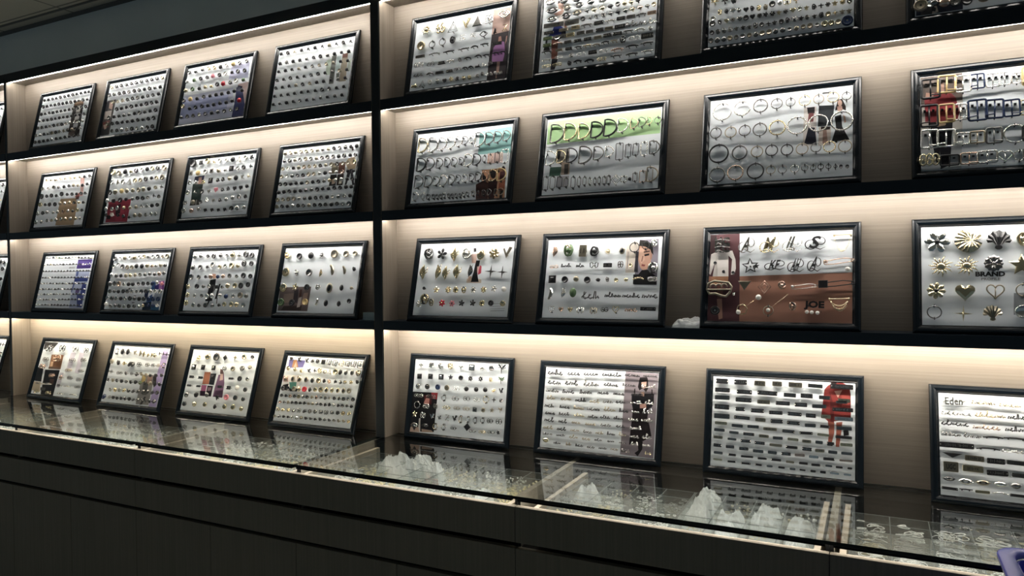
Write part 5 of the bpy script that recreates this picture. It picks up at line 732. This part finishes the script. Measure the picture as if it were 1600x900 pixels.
LABELS = {
 '11': 'framed board of small black buttons with a dark vertical film strip print',
 '12': 'framed board of black buttons with a crowd photo down its left side, top shelf',
 '13': 'framed board of mixed buttons on a lavender tinted card, one button bright red',
 '14': 'framed board of tiny dark studs with a green and tan print, beside the upright',
 '15': 'framed board of gold starburst and triangle brooches above black bars, mauve coat photo',
 '16': 'framed board of oval plates and bar tags over a woman in blue shorts',
 '17': 'framed board of small charms in close rows, cut off by the photo top',
 '18': 'framed board with large buttons on a navy photo, cut off at the top corner',
 '21': 'framed board of buttons with a tan patch and a faint red figure',
 '22': 'framed board of large buttons with a crimson photo in its lower left corner',
 '23': 'framed board of black and silver studs with a dark green dress figure',
 '24': 'framed board of tight rows of brown rivets with a beige coat figure',
 '25': 'framed board of D rings with a teal block and brown figures at its corners',
 '26': 'framed board of large D rings on a light green band, with rectangle rings below',
 '27': 'framed board of round metal rings with a woman in a long black skirt',
 '28': 'framed board of rectangular buckles over a man in a red jacket',
 '31': 'framed board of many tiny studs with purple and blue panels down its right side',
 '32': 'framed board of round buttons with a blue and violet photo in one corner',
 '33': 'framed board of dome buttons around a thin black dancing figure, third shelf',
 '34': 'framed board of few large coat buttons and crescents with a brown street photo',
 '35': 'framed board of gold leaf brooches and flowers, two red blooms in the bottom row',
 '36': 'framed board of enamel badges with a large close-up face photo at its right',
 '37': 'framed board of monogram brooches and safety pins with a terracotta lower half',
 '38': 'framed board of large gold shell and sun brooches with black BRAND lettering',
 '41': 'framed board of bracelet chains over black and brown photos, on the counter',
 '42': 'framed board of small ornaments with a lilac stripe down one side',
 '43': 'framed board of black square and bar buttons around a mauve dress collage',
 '44': 'framed board of dense oval studs with a violet portrait in its top corner',
 '45': 'framed board of silver clasps with a black and red photo, on the counter',
 '46': 'framed board of script name badges beside a woman in a long black outfit',
 '47': 'framed board of black and brass label plates with a red coat figure',
 '48': 'framed board of script and bar badges on the counter, cut off by the photo edge'}
ROWZ = {'1': SHELF[0][0], '2': SHELF[1][0], '3': SHELF[2][0], '4': GLASS}
ROOTS = {}
for k in sorted(PLACE):
    x, y, th, yw = PLACE[k]
    ROOTS[k] = frame(k, x, y, th, yw, ROWZ[k[0]], LABELS[k], ITEMS[k], PRINTS.get(k, []), 'sample boards on the counter' if k[0] == '4' else 'sample boards on the shelves')
FARL = {'1': 'sliver of a framed button board on the top shelf at the far left edge', '2': 'sliver of a framed button board on the second shelf at the far left edge',
        '3': 'sliver of a framed button board on the third shelf at the far left edge', '4': 'sliver of a framed charm board standing on the counter at the far left edge'}
for r, src in (('1', '14'), ('2', '23'), ('3', '33'), ('4', '42')):
    x, y, th, yw = PLACE[src]
    frame('0' + r, -4.40 if r != '4' else -4.415, y, th, 0, ROWZ[r], FARL[r], ITEMS[src], [], 'sample boards on the counter' if r == '4' else 'sample boards on the shelves')
def caption(root, s, x, z, w, h, m, bold=.02):
    g = G(True); letters(g, s, w, h, .00005, .0003, bold=bold); o = g.build('lettering', m, root, (x, .0008, z)); return o
caption(ROOTS['38'], 'BRAND', -.042, .1609, .066, .0135, M_INK, .05)
caption(ROOTS['38'], 'PROFILE', -.041, .1475, .042, .0065, M_INKG)
caption(ROOTS['31'], 'BRAND', .040, .2307, .046, .008, M_INKG)

# ---------------------------------------------------------------- trays, fittings and bags in the counter drawers
def tray(x0, x1, label):
    nx, ny = 4, 5; y0, y1, z0, z1 = YC + .026, YC + .386, .7504, .802; t = .0022
    root = tag(empty('compartment_tray', ((x0 + x1) / 2, (y0 + y1) / 2, z0)), label, 'tray', 'clear trays in the counter drawers')
    c = ((x0 + x1) / 2, (y0 + y1) / 2, z0); g = G(); e = G()
    g.box(x0 - c[0], x1 - c[0], y0 - c[1], y1 - c[1], 0, t)
    for i in range(nx + 1):
        x = x0 + (x1 - x0) * i / nx - c[0]; x = min(max(x, x0 - c[0] + t / 2), x1 - c[0] - t / 2)
        g.box(x - t / 2, x + t / 2, y0 - c[1], y1 - c[1], t, z1 - z0 - .001); e.box(x - t / 2, x + t / 2, y0 - c[1], y1 - c[1], z1 - z0 - .001, z1 - z0)
    for j in range(ny + 1):
        y = y0 + (y1 - y0) * j / ny - c[1]; y = min(max(y, y0 - c[1] + t / 2), y1 - c[1] - t / 2)
        g.box(x0 - c[0], x1 - c[0], y - t / 2, y + t / 2, t, z1 - z0 - .001); e.box(x0 - c[0], x1 - c[0], y - t / 2, y + t / 2, z1 - z0 - .001, z1 - z0)
    g.build('compartment_box', M_TRAY, root); e.build('rim', M_TRAYL, root)
    return (x0, x1, y0, y1, z0)
def pile(tr, label, mk, big, n, seed, skip=()):
    x0, x1, y0, y1, z0 = tr; rng = random.Random(seed); g = G(); nx, ny = 4, 5; dx = (x1 - x0) / nx; dy = (y1 - y0) / ny
    for i in range(nx):
        for j in range(ny):
            if (i, j) in skip: continue
            mi = rng.randrange(len(mk)); kind = rng.choice('rrod' if big else 'rodbb'); full = rng.uniform(.7, 1.15)
            for q in range(int(n * full * ((2.6 if not big else 1.9) if j < 2 else 1.8 if j == 2 else 1.1))):
                s = rng.uniform(.010, .019) if big else rng.uniform(.004, .0088)
                cx = x0 + dx * (i + .5) + rng.uniform(-.5, .5) * (dx - .008 - 2 * s); cyy = y0 + dy * (j + .5) + rng.uniform(-.5, .5) * max(.002, dy - .008 - 2 * s)
                cz = z0 + .006 + rng.random() ** 1.3 * (.034 if big else .030) * full; cz = max(cz, z0 + .0045 + s * .27)
                a, b = rng.uniform(0, 6.28), rng.uniform(-.5, .5)
                u = Vector((math.cos(a), math.sin(a), 0)); v = Vector((-math.sin(a) * math.cos(b), math.cos(a) * math.cos(b), abs(math.sin(b)) * .5)); c = Vector((cx, cyy, cz))
                th = .0011 if big else .0009
                if kind == 'r': g.tube([c + u * s * math.cos(t) + v * s * math.sin(t) for t in [k * .6283 for k in range(10)]], th, True, 4, mi)
                elif kind == 'o': g.tube([c + u * s * .5 * math.cos(t) + v * s * math.sin(t) for t in [k * .7854 for k in range(8)]], th * 1.3, True, 4, mi)
                elif kind == 'd': g.tube([c - u * s, c + v * s * .3, c + u * s], th, False, 4, mi)
                else: g.ball(c, s * .5, mi, 7, 4)
    o = g.build('metal_fittings', [LOOSE[k] for k in mk])
    return tag(o, label, 'metal fittings', 'loose fittings in the counter trays', 'stuff')
def cell(u, s, i, j):
    ds = .065 if u == 5 else .037; a = A[u] + ds; b = A[u + 1] - .037; m = (a + b) / 2
    x0, x1 = ((a, m - .001), (m + .001, b))[s]
    return x0 + (x1 - x0) * (i + .5) / 4, YC + .026 + .36 * (j + .5) / 5
BAGS = [((4, 0, 1, 3), 'crumpled white bag at the left of the clump right of the glass joint'), ((4, 0, 1, 4), 'crumpled white bag at the back left of the clump right of the glass joint'),
        ((4, 0, 2, 4), 'crumpled white bag at the back right of the clump right of the glass joint'), ((4, 0, 2, 3), 'crumpled white bag in the middle of the clump right of the glass joint'),
        ((4, 0, 3, 3), 'crumpled white bag at the right of the clump right of the glass joint'), ((4, 0, 2, 2), 'crumpled white bag at the front of the clump right of the glass joint'),
        ((4, 1, 2, 1), 'small white bag near the counter front, right of the clump'),
        ((5, 0, 0, 3), 'crumpled white bag alone below the script badge board'),
        ((5, 1, 0, 4), 'white bag at the back, below the left end of the label plate board'), ((5, 1, 0, 3), 'white bag second from the back below the label plate board'),
        ((5, 1, 0, 2), 'white bag at the left of the front row below the label plate board'), ((5, 1, 1, 2), 'white bag second from left in the row below the label plate board'),
        ((5, 1, 1, 1), 'low white bag nearest the counter front below the label plate board'),
        ((5, 1, 2, 2), 'white bag third from left in the row below the label plate board'), ((5, 1, 2, 3), 'white bag standing behind the front row below the label plate board'),
        ((5, 1, 3, 1), 'low white bag in the front row beside the drawer divider'),
        ((5, 1, 3, 2), 'white bag at the right end of the row beside the drawer divider')]
PLACE_T = [(0, 'unit at the photo edge', 'BAG', 0, 16), (1, 'unit below the leftmost boards', 'BSA', 0, 26), (2, 'unit second from the left', 'AWS', 0, 30), (3, 'unit left of the glass joint', 'ASW', 0, 30),
           (4, 'unit right of the glass joint', 'AAWS', 0, 34), (5, 'unit with the most white bags', 'BWAG', 0, 18), (6, 'unit at the right end', 'WAWG', 1, 17)]
for i, where, mk, big, n in PLACE_T:
    ds = .065 if i == 5 else .037; a = A[i] + ds; b = A[i + 1] - .037; m = (a + b) / 2
    for s, (x0, x1) in enumerate(((a, m - .001), (m + .001, b))):
        if x1 < -4.7: continue
        tr = tray(x0, x1, 'clear compartment tray, %s half of the drawer in the %s' % (('left', 'right')[s], where))
        skip = [c[2:] for c, _ in BAGS if c[:2] == (i, s)]
        pile(tr, 'loose metal fittings in the %s tray of the %s' % (('left', 'right')[s], where), mk if not (i == 6 and s == 0) else 'GSWB', big, n if not (i == 6 and s) else 22, i * 2 + s, skip)
def bag(x, y, z, w, d, h, seed, label, group='white plastic bags in the counter trays'):
    N_ = 34; vs = []; fs = []; off = Vector((seed * 3.1, seed * 1.7, seed * .9))
    rg = lambda p, f, k: 1 - min(1, abs(noise.noise(p * f + off * k)) * 2.4)
    for j in range(N_):
        for i in range(N_):
            x_, y_ = 2 * i / (N_ - 1) - 1, 2 * j / (N_ - 1) - 1
            p = Vector((x_, y_, seed)); e = max(0, (1 - abs(x_) ** 3.2) * (1 - abs(y_) ** 3.2)) ** .55
            q = e * (.50 + .25 * noise.noise(p * 1.1 + off) + .20 * rg(p, 1.3, 1) ** 2 + .07 * rg(p, 3.2, 2) ** 2)
            s_ = 1 - .10 * rg(p, 2.3, 3)
            vs.append((x_ * w / 2 * s_, y_ * d / 2 * s_, q))
    m_ = max(v[2] for v in vs); vs = [(a, b, c / m_ * h + .0006) for a, b, c in vs]
    n_ = len(vs); vs += [(a, b, 0) for a, b, c in vs]
    for j in range(N_ - 1):
        for i in range(N_ - 1):
            a = j * N_ + i; fs += [(a, a + 1, a + N_ + 1, a + N_), (n_ + a + N_, n_ + a + N_ + 1, n_ + a + 1, n_ + a)]
    for i in range(N_ - 1):
        for a, b in ((i, i + 1), (N_ * (N_ - 1) + i + 1, N_ * (N_ - 1) + i), (N_ * (i + 1), N_ * i), (N_ * i + N_ - 1, N_ * (i + 1) + N_ - 1)): fs.append((b, a, n_ + a, n_ + b))
    me = bpy.data.meshes.new('plastic_bag'); me.from_pydata(vs, [], fs); me.materials.append(M_BAG); me.update()
    o = bpy.data.objects.new('plastic_bag', me); COL.objects.link(o); o.location = (x, y, z)
    return tag(o, label, 'plastic bag', group)
for i, (c, lb) in enumerate(BAGS):
    x, y = cell(*c); sm = i in (6, 12, 15)
    bag(x, y, .7530, .080 if not sm else .06, .064 if not sm else .05, (.080, .074, .077)[i % 3] if not sm else .06, i + 1, lb)
bag(-.515, .048, SHELF[2][0], .105, .055, .034, 31, 'flattened white plastic bag on the third shelf beside the terracotta board', None)
g = G(); x0, x1, y0, y1, z0, z1 = -1.752, -1.694, .012, .046, SHELF[2][0], SHELF[2][0] + .030
g.box(x0, x1, y0, y1, z0, z0 + .0015)
for q in ((x0, x0 + .0015, y0, y1), (x1 - .0015, x1, y0, y1), (x0 + .0015, x1 - .0015, y0, y0 + .0015), (x0 + .0015, x1 - .0015, y1 - .0015, y1)): g.box(*q, z0 + .0015, z1)
tag(g.build('acrylic_box', clear('frosted acrylic', (.7, .78, .78), .06, .12)), 'small clear acrylic box on the third shelf against the black upright', 'box')

# ---------------------------------------------------------------- blue bin in front of the counter
bx0, bx1, by0, by1, bh = .213, .61, -.86, -.478, .905
root = tag(empty('plastic_bin', ((bx0 + bx1) / 2, (by0 + by1) / 2, 0)), 'blue plastic bin with a pale rim standing in front of the glass counter', 'bin')
def rr(x0, x1, y0, y1, r, z, n=5):
    o = []
    for cx, cy, a in ((x1 - r, y1 - r, 0), (x0 + r, y1 - r, 90), (x0 + r, y0 + r, 180), (x1 - r, y0 + r, 270)):
        o += [(cx + r * math.cos(math.radians(a + 90 * i / n)), cy + r * math.sin(math.radians(a + 90 * i / n)), z) for i in range(n + 1)]
    return o
def loft(loops, name, m, cap0=True, cap1=False):
    g = G(); k = len(loops[0]); vs = [(x - (bx0 + bx1) / 2, y - (by0 + by1) / 2, z) for L_ in loops for x, y, z in L_]
    fs = [(i * k + j, i * k + (j + 1) % k, (i + 1) * k + (j + 1) % k, (i + 1) * k + j) for i in range(len(loops) - 1) for j in range(k)]
    if cap0: fs.append(tuple(reversed(range(k))))
    if cap1: fs.append(tuple(range((len(loops) - 1) * k, len(loops) * k)))
    g.put(vs, fs, 0, True); return g.build(name, m, root)
q = .03
loft([rr(bx0 + .07, bx1 - .07, by0 + .07, by1 - .07, .04, 0), rr(bx0 + q, bx1 - q, by0 + q, by1 - q, .03, bh - .012), rr(bx0 + q + .004, bx1 - q - .004, by0 + q + .004, by1 - q - .004, .027, bh - .012), rr(bx0 + .075, bx1 - .075, by0 + .075, by1 - .075, .036, .006)], 'body', M_BLUE, True, True)
loft([rr(bx0 + q, bx1 - q, by0 + q, by1 - q, .03, bh - .010), rr(bx0, bx1, by0, by1, .045, bh - .010), rr(bx0, bx1, by0, by1, .045, bh - .002), rr(bx0 + .003, bx1 - .003, by0 + .003, by1 - .003, .042, bh), rr(bx0 + q - .003, bx1 - q + .003, by0 + q - .003, by1 - q + .003, .033, bh), rr(bx0 + q, bx1 - q, by0 + q, by1 - q, .03, bh - .010)], 'rim', M_RIM, False, False)
